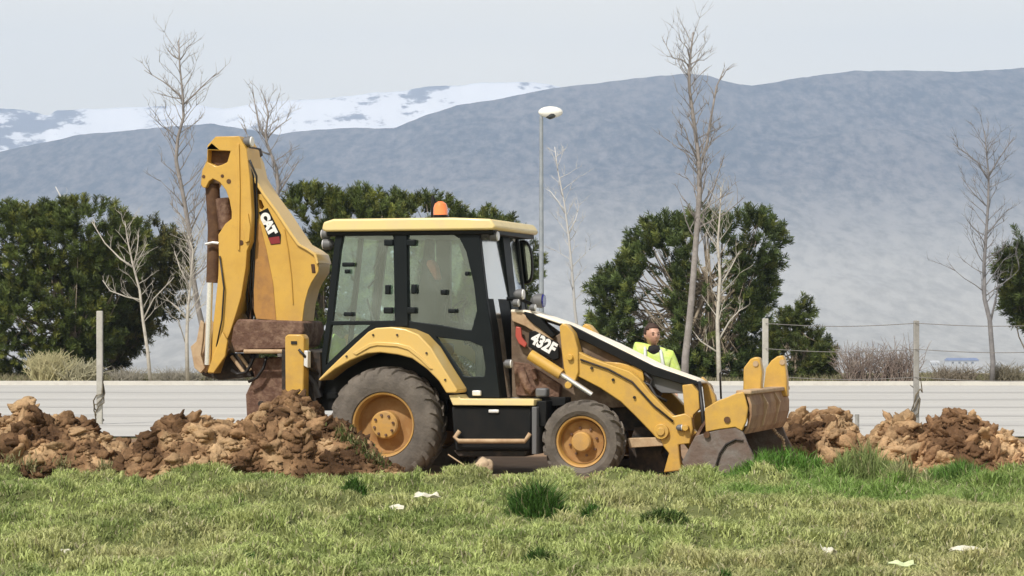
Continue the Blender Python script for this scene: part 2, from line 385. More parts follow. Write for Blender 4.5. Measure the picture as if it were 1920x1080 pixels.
mxn = n.new('ShaderNodeMix'); mxn.data_type = 'RGBA'; l(zr_.outputs[0], mxn.inputs[0]); l(r3.outputs[0], mxn.inputs[6]); l(r1.outputs[0], mxn.inputs[7]); l(mxn.outputs[2], b.inputs['Base Color'])
ridge = [(-900, 330), (-400, 310), (0, 285), (60, 272), (110, 262), (150, 252), (240, 245), (330, 236), (400, 232), (460, 242), (520, 252), (560, 246), (640, 240), (740, 240), (800, 215), (860, 197), (940, 185), (1040, 165), (1150, 152), (1280, 138), (1330, 141), (1360, 153), (1410, 161), (1500, 146), (1600, 133), (1700, 132), (1800, 135), (1920, 127), (2300, 110), (2900, 150)]
o = terrain('hills', ridge, 3000, -53, 6800, 8000, (-900, 2900), 95, 5, hm, pw=1.7); tag(o, kind='structure')
sn = bpy.data.materials.new('snow_and_rock'); sn.use_nodes = True
n = sn.node_tree.nodes; l = sn.node_tree.links.new; b = n['Principled BSDF']; b.inputs['Roughness'].default_value = .8
tcn = n.new('ShaderNodeTexCoord'); mpn = n.new('ShaderNodeMapping'); mpn.inputs['Scale'].default_value = (.8, .3, 1.9); mpn.inputs['Rotation'].default_value = (0, rad(28), 0); l(tcn.outputs['Object'], mpn.inputs['Vector'])
t1 = n.new('ShaderNodeTexNoise'); t1.inputs['Scale'].default_value = 0.0065; t1.inputs['Detail'].default_value = 9; t1.inputs['Roughness'].default_value = .7; l(mpn.outputs[0], t1.inputs['Vector'])
sx = n.new('ShaderNodeSeparateXYZ'); l(tcn.outputs['Object'], sx.inputs[0])
mr = n.new('ShaderNodeMapRange'); mr.inputs[1].default_value = -1560; mr.inputs[2].default_value = -1430; mr.inputs[3].default_value = .085; mr.inputs[4].default_value = 0.0; l(sx.outputs['X'], mr.inputs[0])
sb = n.new('ShaderNodeMath'); sb.operation = 'SUBTRACT'; l(t1.outputs['Fac'], sb.inputs[0]); l(mr.outputs[0], sb.inputs[1])
r1 = n.new('ShaderNodeValToRGB'); r1.color_ramp.elements[0].position = .41; r1.color_ramp.elements[1].position = .46
r1.color_ramp.elements[0].color = (0.16, 0.17, 0.19, 1); r1.color_ramp.elements[1].color = (0.93, 0.93, 0.93, 1); l(sb.outputs[0], r1.inputs['Fac']); l(r1.outputs[0], b.inputs['Base Color'])
sridge = [(-900, 230), (-200, 195), (0, 203), (50, 207), (92, 218), (105, 207), (200, 203), (300, 199), (360, 196), (420, 204), (500, 190), (560, 187), (620, 184), (700, 174), (760, 170), (800, 162), (870, 160), (900, 155), (1000, 153), (1050, 162), (1120, 200), (1400, 220), (2400, 230)]
o = terrain('snow_mountains', sridge, 7600, 100, 9200, 10000, (-900, 2400), 115, 77, sn, rows=90, pw=1.2); tag(o, kind='structure')

# ------------------------------------------------------------------ the backhoe loader
A = rad(16.0)
ZR = 0.0
MO = Vector(((718 - 960) / F * 30.0, 30.0, 0.0))
XD = Vector((math.cos(A), -math.sin(A), 0)); YD = Vector((math.sin(A), math.cos(A), 0))
bh = empty('backhoe_loader', MO, -A)
tag(bh, 'dusty yellow backhoe loader with black cab parked on bare soil behind the grass', 'backhoe loader')
CP = Vector((0, 0, CH))
def V(px, py, y):
    d = Vector(((px - 960) / F, 1.0, (HY - py) / F))
    t = (MO.dot(YD) + y - CP.dot(YD)) / d.dot(YD)
    p = CP + d * t
    return ((p - MO).dot(XD), p.z)
def V3(px, py, y):
    a, b_ = V(px, py, y); return (a, y, b_)
def poly(pts, y): return [V(p[0], p[1], y) for p in pts]
def plate(name, pts, y0, y1, m, parent=bh, holes=(), bevel=0.008, yr=None):
    yr = y0 if yr is None else yr
    return MB().prism(poly(pts, yr), y0, y1, [poly(h, yr) for h in holes]).build(name, m, parent, bevel=bevel)

# --- wheels
def wheel(px, py, y0, R, w, rimr, hubr, dish, far=False, n_lug=22, hub_out=0.0):
    cx, cz = V(px, py, 0.02)
    s = -1 if not far else 1         # outward direction
    def yy(d): return (y0 + d) if not far else (y0 + w - d)
    def pr(l_): return [(r, yy(d)) for r, d in l_]
    wh = MB()
    wh.lathe((cx, 0, cz), pr([(rimr - .035, .30 * w + .05), (rimr - .03, .10), (rimr - .012, .03), (rimr + .004, .022), (rimr + .012, .035), (rimr + .012, .06)]), 48, 0)
    wh.lathe((cx, 0, cz), pr([(rimr - .035, dish * .6), (rimr - .05, dish * .9), (rimr - .09, dish), (hubr + .05, dish), (hubr, dish - .02)]), 48, 1)
    wh.lathe((cx, 0, cz), pr([(hubr, dish - .015), (hubr, .07 - hub_out), (hubr - .015, .055 - hub_out), (0.001, .05 - hub_out)]), 32, 2)
    root = wh.build('wheel', [M['rim'], M['rim_dirty'], M['rim']], bh, smooth_=True)
    nb = MB()
    for k in range(8):
        t = 2 * math.pi * (k + .3) / 8; r = hubr * .72 if hubr > .13 else hubr + .045
        d = (.05 - hub_out) if hubr > .13 else dish - .01
        x = cx + r * math.cos(t); z = cz + r * math.sin(t)
        nb.tube([(x, yy(d + .01), z), (x, yy(d - .018), z)], .015, 6)
    build_each(nb, 'wheel_nut', M['rust'], root)
    ty = MB()
    prof = [(rimr + .002, .05), (rimr + .02, .012), (rimr + (R - rimr) * .35, -.012), (rimr + (R - rimr) * .7, .0), (R - .05, .03), (R - .03, .06), (R - .022, w * .5)]
    prof = prof + [(r, w - d) for r, d in prof[:-1][::-1]]
    ty.lathe((cx, 0, cz), pr(prof), 64)
    for side in (0, 1):
        for k in range(n_lug):
            t0 = 2 * math.pi * (k + .5 * side) / n_lug; dt = 2 * math.pi / n_lug
            vv = []
            segs = [(.47, 0.0, R), (.25, .33, R - .003), (.07, .62, R - .016), (-.005, .80, R - .065)]
            for (f, sh, rr) in segs:
                d = f * w if not side else w - f * w
                for (dr, tw) in ((-.05, .0), (-.05, .42), (.0, .36), (.0, .06)):
                    t = t0 + dt * (sh + tw)
                    vv.append((cx + (rr + dr) * math.cos(t), yy(d), cz + (rr + dr) * math.sin(t)))
            ff = []
            for i in range(3):
                for j in range(4):
                    ff.append((i * 4 + j, i * 4 + (j + 1) % 4, (i + 1) * 4 + (j + 1) % 4, (i + 1) * 4 + j))
            ff += [(0, 1, 2, 3), (12, 13, 14, 15)]
            ty.add(vv, ff)
    ty.build('tyre', M['tyre'], root, smooth_=True, fix=True)
    return root
wheel(718, 797, 0.00, .655, .44, .355, .157, .19)
wheel(718, 797, 1.90, .655, .44, .355, .157, .19, far=True)
wheel(1087, 829, 0.06, .46, .33, .275, .11, .14, n_lug=18, hub_out=.05)
wheel(1087, 829, 1.96, .46, .33, .275, .11, .14, far=True, n_lug=18, hub_out=.05)

# --- chassis and axles
RX, RZ = V(718, 797, .02); FX, FZ = V(1087, 829, .02)
mb = MB(); mb.box(RX - .55, FX + .55, .78, 1.60, .48, .80); mb.tube([(RX, .4, RZ), (RX, 1.95, RZ)], .13, 12); mb.tube([(FX, .38, FZ), (FX, 1.97, FZ)], .085, 12)
mb.box(RX - .25, RX + .3, .95, 1.4, .38, .75); mb.box(FX - .15, FX + .15, 1.0, 1.35, .3, .62); mb.box(.35, FX - .2, .75, 1.6, .46, .62)
mb.build('chassis', M['darkiron'], bh, bevel=.01)

# --- near fender and its twin
fo = [(598, 712), (612, 697), (636, 674), (669, 643), (692, 622), (706, 615), (735, 613), (762, 617), (786, 627), (809, 651), (831, 687), (859, 731), (857, 737), (838, 737),
      (824, 714), (802, 692), (774, 672), (747, 665), (715, 661), (690, 663), (658, 676), (630, 692), (602, 714)]
fpt = poly(fo, 0.0)
fm_ = MB().prism(fpt, -0.03, 0.40)
fend = fm_.build('fender', M['yellow_clean'], bh, bevel=.025, seg=3)
fl = [(662, 662), (692, 644), (708, 641), (745, 643), (768, 649), (792, 668), (812, 692), (806, 692), (788, 674), (765, 656), (744, 650), (708, 648), (694, 651), (668, 666)]
MB().prism(poly(fl, -.03), -.045, -.02).build('fender_ridge', M['yellow_clean'], fend, bevel=.006)
MB().prism([(p[0], p[1]) for p in fpt], 1.95, 2.38).build('fender', M['yellow_clean'], bh, bevel=.025, seg=3)
inner = [(602, 714), (658, 670), (706, 640), (760, 642), (800, 680), (838, 735), (838, 770), (600, 770)]
MB().prism(poly(inner, .46), .46, .50).build('wheel_arch', M['black'], bh)

# --- cab
ys0, ys1 = .34, 2.0
side = [(630, 427), (892, 427), (899, 445), (906, 510), (912, 560), (922, 620), (938, 746), (866, 746), (856, 726), (834, 690), (806, 652), (770, 625), (740, 620), (706, 622), (676, 643), (644, 674), (604, 712), (596, 712), (612, 600), (622, 500)]
w1 = [(645, 435), (733, 434), (737, 445), (740, 601), (623, 602), (628, 560), (638, 470)]
w1b = [(621, 610), (694, 609), (664, 634), (636, 660), (611, 684)]
w2 = [(765, 439), (850, 440), (862, 448), (874, 472), (888, 532), (894, 582), (884, 619), (870, 618), (822, 609), (766, 602)]
w3 = [(818, 632), (880, 640), (904, 650), (910, 690), (908, 706), (876, 706), (868, 704)]
def sideframe(y0, y1, nm):
    fr_ = MB().prism(poly(side, ys0), y0, y1, [poly(h, ys0) for h in (w1, w1b, w2, w3)]).build(nm, M['frame'], bh, bevel=.008)
    ym = (y0 + y1) / 2
    for h in (w1, w1b, w2, w3):
        MB().add([(p[0], ym, p[1]) for p in poly(h, ys0)], [tuple(range(len(h)))]).build('window_pane', M['glass'], fr_)
    return fr_
sf = sideframe(ys0, ys0 + .07, 'cab_side')
sideframe(ys1 - .07, ys1, 'cab_side')
# hinges, latches and handles seen on the near glass
mb = MB()
for (hx, hy, hw, hh) in [(729, 455, 9, 6), (771, 455, 9, 6), (728, 582, 9, 6), (771, 582, 9, 6), (727, 543, 5, 9), (776, 542, 5, 9), (653, 496, 12, 4), (651, 509, 5, 4), (653, 589, 9, 4), (848, 583, 8, 4), (876, 513, 4, 4), (832, 548, 6, 5)]:
    a, b_ = V(hx, hy, ys0 - .01); w_ = hw / 168; h_ = hh / 168
    mb.box(a - w_, a + w_, ys0 - .03, ys0 + .03, b_ - h_, b_ + h_)
build_each(mb, 'door_hinge', M['frame'], sf, bevel=.012)
a, b_ = V(894, 737, ys0 - .02)
MB().box(a - .05, a + .05, ys0 - .045, ys0 + .01, b_ - .03, b_ + .03).build('door_handle', M['silver'], sf, bevel=.012)
# middle post shows proud of the glass
plate('door_post', [(740, 430), (762, 430), (765, 612), (741, 612)], ys0 - .02, ys0 - .001, M['frame'], sf, bevel=.006)
# windscreen: two tall panes between three posts
def scr(nm, ya, yb, m, off=0.0, lean=0.0, i0=0, i1=6, parent=bh, top=432, bot=742, thick=.02):
    edge = [(895, 430), (899, 445), (906, 510), (912, 560), (922, 620), (938, 746)]
    e = poly(edge, ys0)[i0:i1]; zlean = poly(edge, ys0)[3][1]
    vv = []; N_ = 6; ff = []
    for i, (X, Z) in enumerate(e):
        for k in range(N_ + 1):
            y = ya + (yb - ya) * k / N_
            u = (y - 1.17) / .85
            bul = .10 * (1 - u * u)
            ln = lean * max(0.0, Z - zlean) ; vv.append((X - .03 + bul + off - ln, y, Z)); vv.append((X - .03 + bul + off - thick - ln, y, Z))
    r_ = 2 * (N_ + 1)
    for i in range(len(e) - 1):
        for k in range(N_):
            p = i * r_ + 2 * k
            ff += [(p, p + 2, p + r_ + 2, p + r_), (p + 1, p + r_ + 1, p + r_ + 3, p + 3)]
        ff += [(i * r_, i * r_ + r_, i * r_ + r_ + 1, i * r_ + 1), (i * r_ + 2 * N_, i * r_ + 2 * N_ + 1, i * r_ + r_ + 2 * N_ + 1, i * r_ + r_ + 2 * N_)]
    tp = (len(e) - 1) * r_
    for k in range(N_):
        ff += [(2 * k, 2 * k + 1, 2 * k + 3, 2 * k + 2), (tp + 2 * k, tp + 2 * k + 2, tp + 2 * k + 3, tp + 2 * k + 1)]
    return MB().add(vv, ff).build(nm, m, parent, smooth_=True)
scr('windscreen', .44, 1.02, M['screen'], off=.0, thick=.012, lean=.05, i1=4)
scr('windscreen', 1.30, 1.90, M['screen'], off=.0, thick=.012, lean=.05, i1=4)
scr('windscreen_post', ys0 + .02, .44, M['frame'], thick=.06); scr('windscreen_post', 1.02, 1.30, M['frame'], thick=.06, off=.012); scr('windscreen_post', 1.90, ys1 - .02, M['frame'], thick=.06)
scr('front_panel', .44, .56, M['frame'], thick=.03, i0=3); scr('lower_pane', .56, .68, M['screen'], thick=.012, i0=3); scr('front_panel', .68, 1.02, M['frame'], thick=.03, i0=3); scr('front_panel', 1.30, 1.90, M['frame'], thick=.03, i0=3)
MB().tube([V3(905, 560, .70), V3(912, 510, .74), V3(905, 450, .80)], .012, 6).build('wiper', M['black'], bh)
# lower front bulkhead behind the glass
a0, b0 = V(905, 690, ys0); a1, b1 = V(938, 746, ys0)
MB().box(a0 - .12, a0 - .02, ys0 + .08, ys1 - .08, b1, b0 + .42).build('dashboard', M['black'], bh, bevel=.03)
# cab floor and rear wall
c0 = V(600, 712, ys0); c1 = V(630, 430, ys0)
MB().box(c0[0] + .05, a1 - .08, ys0 + .08, ys1 - .08, b1 - .02, b1 + .04).build('cab_floor', M['black'], bh)
mb = MB()
for (ya, yb) in ((ys0 + .071, ys0 + .13), (ys1 - .13, ys1 - .071), (1.14, 1.2)):
    mb.add([(c0[0], ya, c0[1]), (c0[0], yb, c0[1]), (c1[0], yb, c1[1]), (c1[0], ya, c1[1]), (c0[0] + .05, ya, c0[1]), (c0[0] + .05, yb, c0[1]), (c1[0] + .05, yb, c1[1]), (c1[0] + .05, ya, c1[1])],
           [(0, 1, 2, 3), (4, 7, 6, 5), (0, 4, 5, 1), (1, 5, 6, 2), (2, 6, 7, 3), (3, 7, 4, 0)])
mb.build('rear_window_frame', M['frame'], bh, bevel=.005)
mb = MB(); mb.add([(c0[0] + .02, ys0 + .13, c0[1]), (c0[0] + .02, ys1 - .13, c0[1]), (c1[0] + .02, ys1 - .13, c1[1]), (c1[0] + .02, ys0 + .13, c1[1])], [(0, 1, 2, 3)])
mb.build('rear_window', M['glass'], bh)
# roof
def roofslab(nm, pa, pb, m, inset, bev, ya, yb):
    e0 = V(pa[0], pa[1], .30); e1 = V(pb[0], pb[1], .30)
    x0, x1 = e0[0], e1[0]; z0, z1 = e1[1], e0[1]
    vv = []; ff = []
    prof = [(x0, z0 + .02), (x0 + .02, z1 - .035), (x0 + .14, z1), (x1 - .5, z1), (x1 - .06, z1 - .02), (x1, z0 + .035), (x1 - .03, z0), (x0 + .05, z0)]
    return MB().prism(prof, ya, yb).build(nm, m, bh, bevel=bev, seg=3)
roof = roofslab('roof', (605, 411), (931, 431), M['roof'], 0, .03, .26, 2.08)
e0 = V(612, 430, .3); e1 = V(924, 441, .3)
MB().box(e0[0], e1[0], .31, 2.02, e1[1] + .01, e0[1] + .01).build('roof_underside', M['black'], roof, bevel=.01)
# beacon and antenna
bx, bz = V(826, 409, .75)
mb = MB(); mb.tube([(bx, .75, bz), (bx, .75, bz + .035)], .085, 20, 1)
mb.tube([(bx, .75, bz + .035), (bx, .75, bz + .12), (bx, .75, bz + .165), (bx, .75, bz + .19)], [.082, .08, .065, .03], 20, 0)
mb.build('beacon', [M['orange'], M['black']], roof, smooth_=True)
mb = MB(); ax, az = V(813, 409, .85); mb.tube([(ax, .85, az), (ax, .85, az + .20), (ax - .015, .85, az + .26)], [.035, .03, .012], 10)
mb.build('antenna_stub', M['black'], roof, smooth_=True)
# work lights on the cab corners
def worklight(px, py, y, s, m_l, parent, tilt=0.0, dx=1, nm='work_light'):
    X, Z = V(px, py, y)
    mb = MB(); d = .07 * s * dx
    mb.tube([(X - d, y, Z), (X - d * .4, y, Z), (X + d, y, Z + tilt)], [.03 * s, .075 * s, .085 * s], 16, 0)
    o_ = mb.build(nm, M['greyplastic'], parent, smooth_=True)
    MB().tube([(X + d, y, Z + tilt), (X + d * 1.25, y, Z + tilt * 1.25)], [.078 * s, .07 * s], 16).build('lens', m_l, o_, smooth_=True)
    return o_
worklight(614, 439, .42, .75, M['silver'], bh, dx=-1)
worklight(617, 458, .42, .8, M['silver'], bh, dx=-1)
worklight(925, 443, .40, .7, M['silver'], bh); worklight(955, 446, 1.85, .7, M['silver'], bh)
worklight(972, 552, .62, .75, M['white'], bh, nm='headlight'); worklight(1007, 564, .8, 1.0, M['blue'], bh, nm='headlight'); worklight(998, 577, .6, .5, M['silver'], bh, nm='headlight')
worklight(966, 568, .55, .55, M['silver'], bh, nm='headlight'); worklight(951, 682, .4, .6, M['white'], bh, nm='marker_light')
mb = MB(); mb.tube([V3(950, 560, .55), V3(975, 560, .62), V3(1000, 572, .8)], .022, 8); mb.tube([V3(975, 590, .65), V3(975, 556, .62)], .02, 8); build_each(mb, 'lamp_bracket', M['black'], bh)
# mirror on the far front corner
mb = MB(); cxm, czm = V(984, 491, 2.1)
for_m = []
for k in range(24):
    t = 2 * math.pi * k / 24
    for_m.append((cxm + .10 * math.copysign(abs(math.cos(t)) ** .8, math.cos(t)) - .02 * math.sin(t), czm + .26 * math.copysign(abs(math.sin(t)) ** .8, math.sin(t))))
mi = MB().prism(for_m, 2.06, 2.14).build('mirror', M['black'], bh, bevel=.02)
MB().prism([(cxm + (x - cxm) * .86, czm + (z - czm) * .9) for x, z in for_m], 2.052, 2.062).build('mirror_glass', M['mirror'], mi)
MB().tube([V3(955, 452, 1.95), V3(985, 458, 2.1), V3(985, 480, 2.12)], .014, 6).build('mirror_arm', M['black'], mi)
# seat, steering wheel, levers in the cab
def soft(name, x0, x1, y0, y1, z0, z1, m, parent, bev=.05):
    return MB().box(x0, x1, y0, y1, z0, z1).build(name, m, parent, bevel=bev, seg=4)
sx0, sz0 = V(800, 640, 1.1)
seat = soft('seat', sx0 - .28, sx0 + .25, .92, 1.42, sz0 - .16, sz0 - .02, M['seat'], bh)
MB().prism([(sx0 - .30, sz0 - .08), (sx0 - .14, sz0 - .05), (sx0 - .17, sz0 + .35), (sx0 - .24, sz0 + .62), (sx0 - .34, sz0 + .60), (sx0 - .36, sz0 + .3)], .94, 1.40).build('seat_back', M['seat'], seat, bevel=.05, seg=4)
hx, hz = V(813, 508, 1.1)
MB().prism(poly([(803, 488), (812, 487), (819, 500), (824, 523), (818, 526), (810, 512), (801, 497)], .9), .85, 1.0).build('headrest_cover', M['redcloth'], seat, bevel=.02)
MB().prism(poly([(798, 448), (806, 448), (808, 520), (826, 545), (824, 610), (772, 606), (776, 565), (790, 520)], 1.1), 1.05, 1.3).build('seat_shell', M['seat'], seat, bevel=.03)
mb = MB(); qx, qz = V(858, 578, 1.15)
ring = [(qx + .12 * math.cos(t) * .75, 1.15 + .19 * math.sin(t), qz + .12 * math.cos(t) * .75) for t in [2 * math.pi * k / 20 for k in range(21)]]
mb.tube(ring, .014, 6); mb.tube([(qx, 1.15, qz), (qx + .12, 1.15, qz - .42)], .035, 8)
mb.build('steering_wheel', M['black'], bh)
mb = MB()
for (p, q) in [((700, 505), (716, 470)), ((690, 540), (706, 520)), ((688, 560), (700, 600)), ((832, 590), (838, 560)), ((868, 600), (872, 555))]:
    mb.tube([V3(p[0], p[1], 1.4), V3(q[0], q[1], 1.4)], .012, 6)
build_each(mb, 'control_lever', M['greyplastic'], bh)
mb = MB().prism(poly([(863, 458), (882, 458), (892, 500), (880, 505), (868, 480)], .6), .55, .7); mb.build('sun_visor', M['greyplastic'], bh, bevel=.01)

# --- sill, tank, step
plate('sill', [(841, 741), (858, 740), (864, 748), (1001, 749), (1001, 761), (849, 760)], 0.02, .5, M['roof'])
tank = plate('side_tank', [(846, 763), (996, 763), (996, 845), (852, 845)], .06, .60, M['black'], bevel=.02)
a, b_ = V(925, 771, .03); MB().box(a - .06, a + .06, .035, .058, b_ - .02, b_ + .018).build('tank_latch', M['silver'], tank, bevel=.01)
plate('tank_post', [(997, 763), (1006, 763), (1006, 852), (997, 852)], .0, .30, M['greyplastic'])
plate('toolbox', [(1007, 752), (1024, 752), (1024, 800), (1007, 800)], .1, .5, M['black'])
MB().tube([V3(862, 808, 0), V3(853, 820, -.02), V3(860, 827, -.03), V3(920, 827, -.03), V3(984, 827, -.03), V3(994, 813, 0)], .026, 8).build('step', M['tan'], bh, smooth_='all')
plate('step_hanger', [(850, 845), (990, 845), (985, 856), (860, 856)], .1, .45, M['darkiron'])

# --- engine body and hood
body = [(958, 592), (984, 596), (1036, 634), (1060, 618), (1140, 652), (1222, 696), (1225, 722), (1205, 760), (1150, 765), (960, 745)]
plate('engine_block', body, .66, 1.38, mat('dusty_engine_panels', (.13, .085, .055), .8, col2=(.27, .20, .14), scale=4, bump=.4, dirt=(.04, .028, .02)))
hp = [(958, 580), (984, 581), (1000, 585), (1053, 603), (1140, 641), (1227, 684), (1300, 710), (1311, 717)]
he = poly(hp, .60)
vv = []; ff = []; ysec = [(.60, -.03), (.604, -.01), (.63, .0), (.75, .0), (1.0, -.002), (1.2, -.02), (1.33, -.05), (1.39, -.09), (1.40, -.12)]
for (X, Z) in he:
    for (y, dz) in ysec: vv.append((X, y, Z + dz))
K = len(ysec)
for i in range(len(he) - 1):
    for k in range(K - 1): ff.append((i * K + k, i * K + k + 1, (i + 1) * K + k + 1, (i + 1) * K + k))
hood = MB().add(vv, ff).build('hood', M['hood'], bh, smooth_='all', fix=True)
sol = hood.modifiers.new('thick', 'SOLIDIFY'); sol.thickness = .02; sol.offset = -1
plate('hood_trim', [(982, 584), (1000, 588), (1014, 598), (1040, 628), (1036, 634), (1020, 622), (1000, 608), (986, 594)], .575, .64, M['black'], hood)
plate('hood_trim', [(1050, 606), (1066, 608), (1140, 644), (1227, 687), (1305, 714), (1311, 722), (1285, 722), (1220, 703), (1140, 662), (1060, 622)], .575, .64, M['black'], hood)
plate('hood_side', [(958, 584), (978, 586), (1035, 634), (1040, 642), (1030, 640), (985, 612), (960, 602)], .60, .66, M['tan'], hood)
plate('tail_reflector', [(967, 612), (976, 614), (978, 632), (988, 645), (984, 652), (972, 644), (966, 630)], .56, .60, M['red'])
plate('model_panel', [(992, 622), (1002, 620), (1046, 643), (1048, 672), (1038, 676), (990, 650)], .575, .62, M['black'])
plate('nose_side', [(1132, 678), (1160, 680), (1204, 690), (1208, 714), (1196, 716), (1150, 704)], .60, .66, M['yellow'])
plate('grille', [(1210, 692), (1290, 722), (1286, 738), (1240, 737), (1218, 720)], .66, 1.38, M['greyplastic'])
mb = MB()
for dy in (.58, .62):
    mb.tube([V3(1208, 700, dy), V3(1222, 712, dy), V3(1218, 725, dy), V3(1230, 742, dy), V3(1250, 752, dy)], .018, 6)
    mb.tube([V3(1195, 712, dy + .05), V3(1218, 722, dy), V3(1242, 765, dy), V3(1268, 782, dy)], .02, 6)
build_each(mb, 'hydraulic_hose', M['rubberhose'], bh, smooth_='all')
mb = MB(); mb.tube([V3(975, 690, .5), V3(985, 720, .5), V3(1000, 735, .5)], .05, 10); mb.tube([V3(1000, 692, .52), V3(1004, 712, .52)], .03, 10)
mb.prism(poly([(962, 678), (990, 682), (1050, 722), (1048, 745), (968, 742)], .55), .55, .66)
mb.build('frame_bracket', M['rust'], bh, bevel=.008)
mb = MB(); a, b_ = V(1017, 736, .3); mb.box(a - .07, a + .06, .25, .4, b_ - .05, b_ + .05); mb.build('filter_head', M['greyplastic'], bh, bevel=.02)
plate('axle_guard', [(1176, 822), (1236, 820), (1244, 836), (1180, 840)], .44, .62, M['tan'])
plate('hydraulic_valve', [(1000, 745), (1060, 745), (1060, 760), (1000, 765)], .35, .6, M['black'])

# model number and decals
def text(body_, X, y, Z, size, ang, m, parent, nm, bold=0.0, ext=.002, sx_=1.0):
    cu = bpy.data.curves.new(nm, 'FONT'); cu.body = body_; cu.size = size; cu.extrude = ext; cu.offset = bold
    cu.align_x = 'CENTER'; cu.align_y = 'CENTER'; cu.materials.append(m)
    o_ = bpy.data.objects.new(nm, cu); COL.objects.link(o_); o_.parent = parent
    o_.location = (X, y, Z); o_.rotation_euler = (rad(90), -ang, 0); o_.scale = (sx_, 1, 1)
    dg = bpy.context.evaluated_depsgraph_get(); me = bpy.data.meshes.new_from_object(o_.evaluated_get(dg))
    o2 = bpy.data.objects.new(nm, me); COL.objects.link(o2); o2.parent = parent; o2.location = o_.location; o2.rotation_euler = o_.rotation_euler; o2.scale = o_.scale
    bpy.data.objects.remove(o_); return o2
tx, tz = V(1019, 645, .57)
text('432F', tx, .571, tz, .185, rad(-29), M['white'], bh, 'model_number', bold=.009, sx_=.82)

# --- loader arms
def arms(y0, y1):
    arm = plate('loader_arm', [(1078, 655), (1090, 662), (1104, 669), (1133, 680), (1180, 696), (1198, 710), (1219, 737), (1248, 767), (1262, 780), (1284, 775), (1296, 782), (1299, 804), (1293, 832), (1272, 834), (1274, 858), (1278, 882), (1244, 886), (1254, 850), (1238, 830), (1221, 811), (1189, 778), (1163, 753), (1124, 727), (1078, 703)], y0, y1, M['yellow'], yr=.45, bevel=.012)
    t = MB().prism(poly([(1050, 612), (1056, 606), (1064, 610), (1076, 624), (1085, 655), (1086, 697), (1080, 715), (1067, 717), (1059, 696), (1054, 656)], .45), y0 - .03, y1 + .02).build('arm_tower', M['yellow'], arm, bevel=.012)
    pn = MB()
    for (qx_, qy_, r_) in ((1071, 670, .034), (1241, 809, .085), (1241, 809, .045), (1068, 722, .04), (1287, 802, .035)):
        a_, b2 = V(qx_, qy_, .45); pn.tube([(a_, y0 - .05 - (.02 if r_ < .05 else 0), b2), (a_, y0 + .01, b2)], r_, 18)
    build_each(pn, 'pivot_pin', M['yellow'], arm, bevel=.006)
    return arm
arms(.45, .57); arms(1.45, 1.57)
for y_ in (.40, 1.62):
    c = MB().tube([V3(994, 665, y_), V3(1052, 702, y_)], .062, 16).build('lift_cylinder', M['yellow'], bh, smooth_=True)
    MB().tube([V3(1052, 702, y_), V3(1110, 740, y_)], .03, 12).build('cylinder_rod', M['chrome'], c, smooth_=True)
plate('cylinder_guard', [(1262, 796), (1240, 850), (1256, 884), (1180, 884), (1178, 840), (1190, 800)], .70, 1.6, M['darkiron'])
plate('tilt_lever', [(1279, 722), (1296, 720), (1309, 735), (1312, 766), (1300, 778), (1296, 800), (1306, 812), (1292, 822), (1284, 780), (1281, 745)], .50, .60, M['yellow'])
plate('tilt_lever', [(1315, 706), (1322, 712), (1340, 742), (1345, 768), (1336, 776), (1322, 770)], 1.05, 1.15, M['yellow'])
MB().tube([V3(1311, 716, .60), V3(1316, 760, .50), V3(1320, 805, .40)], .022, 8).build('tilt_hose', M['rubberhose'], bh, smooth_='all')
MB().tube([V3(1352, 748, .8), V3(1350, 700, .8), V3(1356, 694, .8), V3(1366, 700, .8)], .012, 6).build('tilt_hose', M['rubberhose'], bh, smooth_='all')
worklight(1273, 802, .42, .45, M['white'], bh, nm='grease_cap')

# --- front bucket (multi-purpose, jaw and folded forks)
bk = empty('front_bucket', (0, 0, 0)); bk.parent = bh
def thin_profile(pts, t):
    n_ = len(pts); out = []; inn = []
    for i in range(n_):
        a_ = Vector(pts[max(i - 1, 0)]); c_ = Vector(pts[min(i + 1, n_ - 1)]); d_ = (c_ - a_).normalized()
        nn_ = Vector((-d_.y, d_.x)); out.append(tuple(Vector(pts[i]))); inn.append(tuple(Vector(pts[i]) + nn_ * t))
    return out + inn[::-1]
shell = poly([(1396, 738), (1364, 745), (1334, 768), (1312, 800), (1292, 838), (1284, 868), (1296, 884), (1330, 890), (1422, 890)], 0.0)
MB().prism(thin_profile(shell, .03), 0.03, 2.32).build('bucket_shell', M['rust'], bk)
ep = [(1322, 812), (1350, 805), (1381, 801), (1393, 809), (1402, 832), (1421, 870), (1426, 890), (1350, 892), (1290, 890), (1279, 866), (1304, 818)]
MB().prism(poly(ep, 0), -.02, .03).build('end_plate', M['steel'], bk, bevel=.008)
MB().prism(poly(ep, 0), 2.32, 2.36).build('end_plate', M['steel'], bk, bevel=.008)
MB().tube([V3(1338, 889, -.03), V3(1350, 850, -.03), V3(1362, 833, -.03), V3(1380, 824, -.03), V3(1393, 826, -.03)], .014, 6).build('jaw_seam', M['darkiron'], bk)
jw = [(1322, 766), (1345, 752), (1366, 744), (1384, 736), (1395, 735), (1403, 765), (1400, 790), (1392, 808), (1379, 801), (1350, 805), (1324, 810)]
MB().prism(poly(jw, 0), -.03, .025).build('jaw_plate', M['yellow'], bk, bevel=.01)
MB().prism(poly(jw, 0), 2.33, 2.38).build('jaw_plate', M['yellow'], bk, bevel=.01)
a, b_ = V(1364, 787, -.02); MB().tube([(a, -.045, b_), (a, -.025, b_)], .035, 16).build('jaw_pin', M['recess'], bk)
a, b_ = V(1326, 815, -.02); MB().tube([(a, -.055, b_), (a, -.015, b_)], .035, 16).build('jaw_pin', M['recess'], bk)
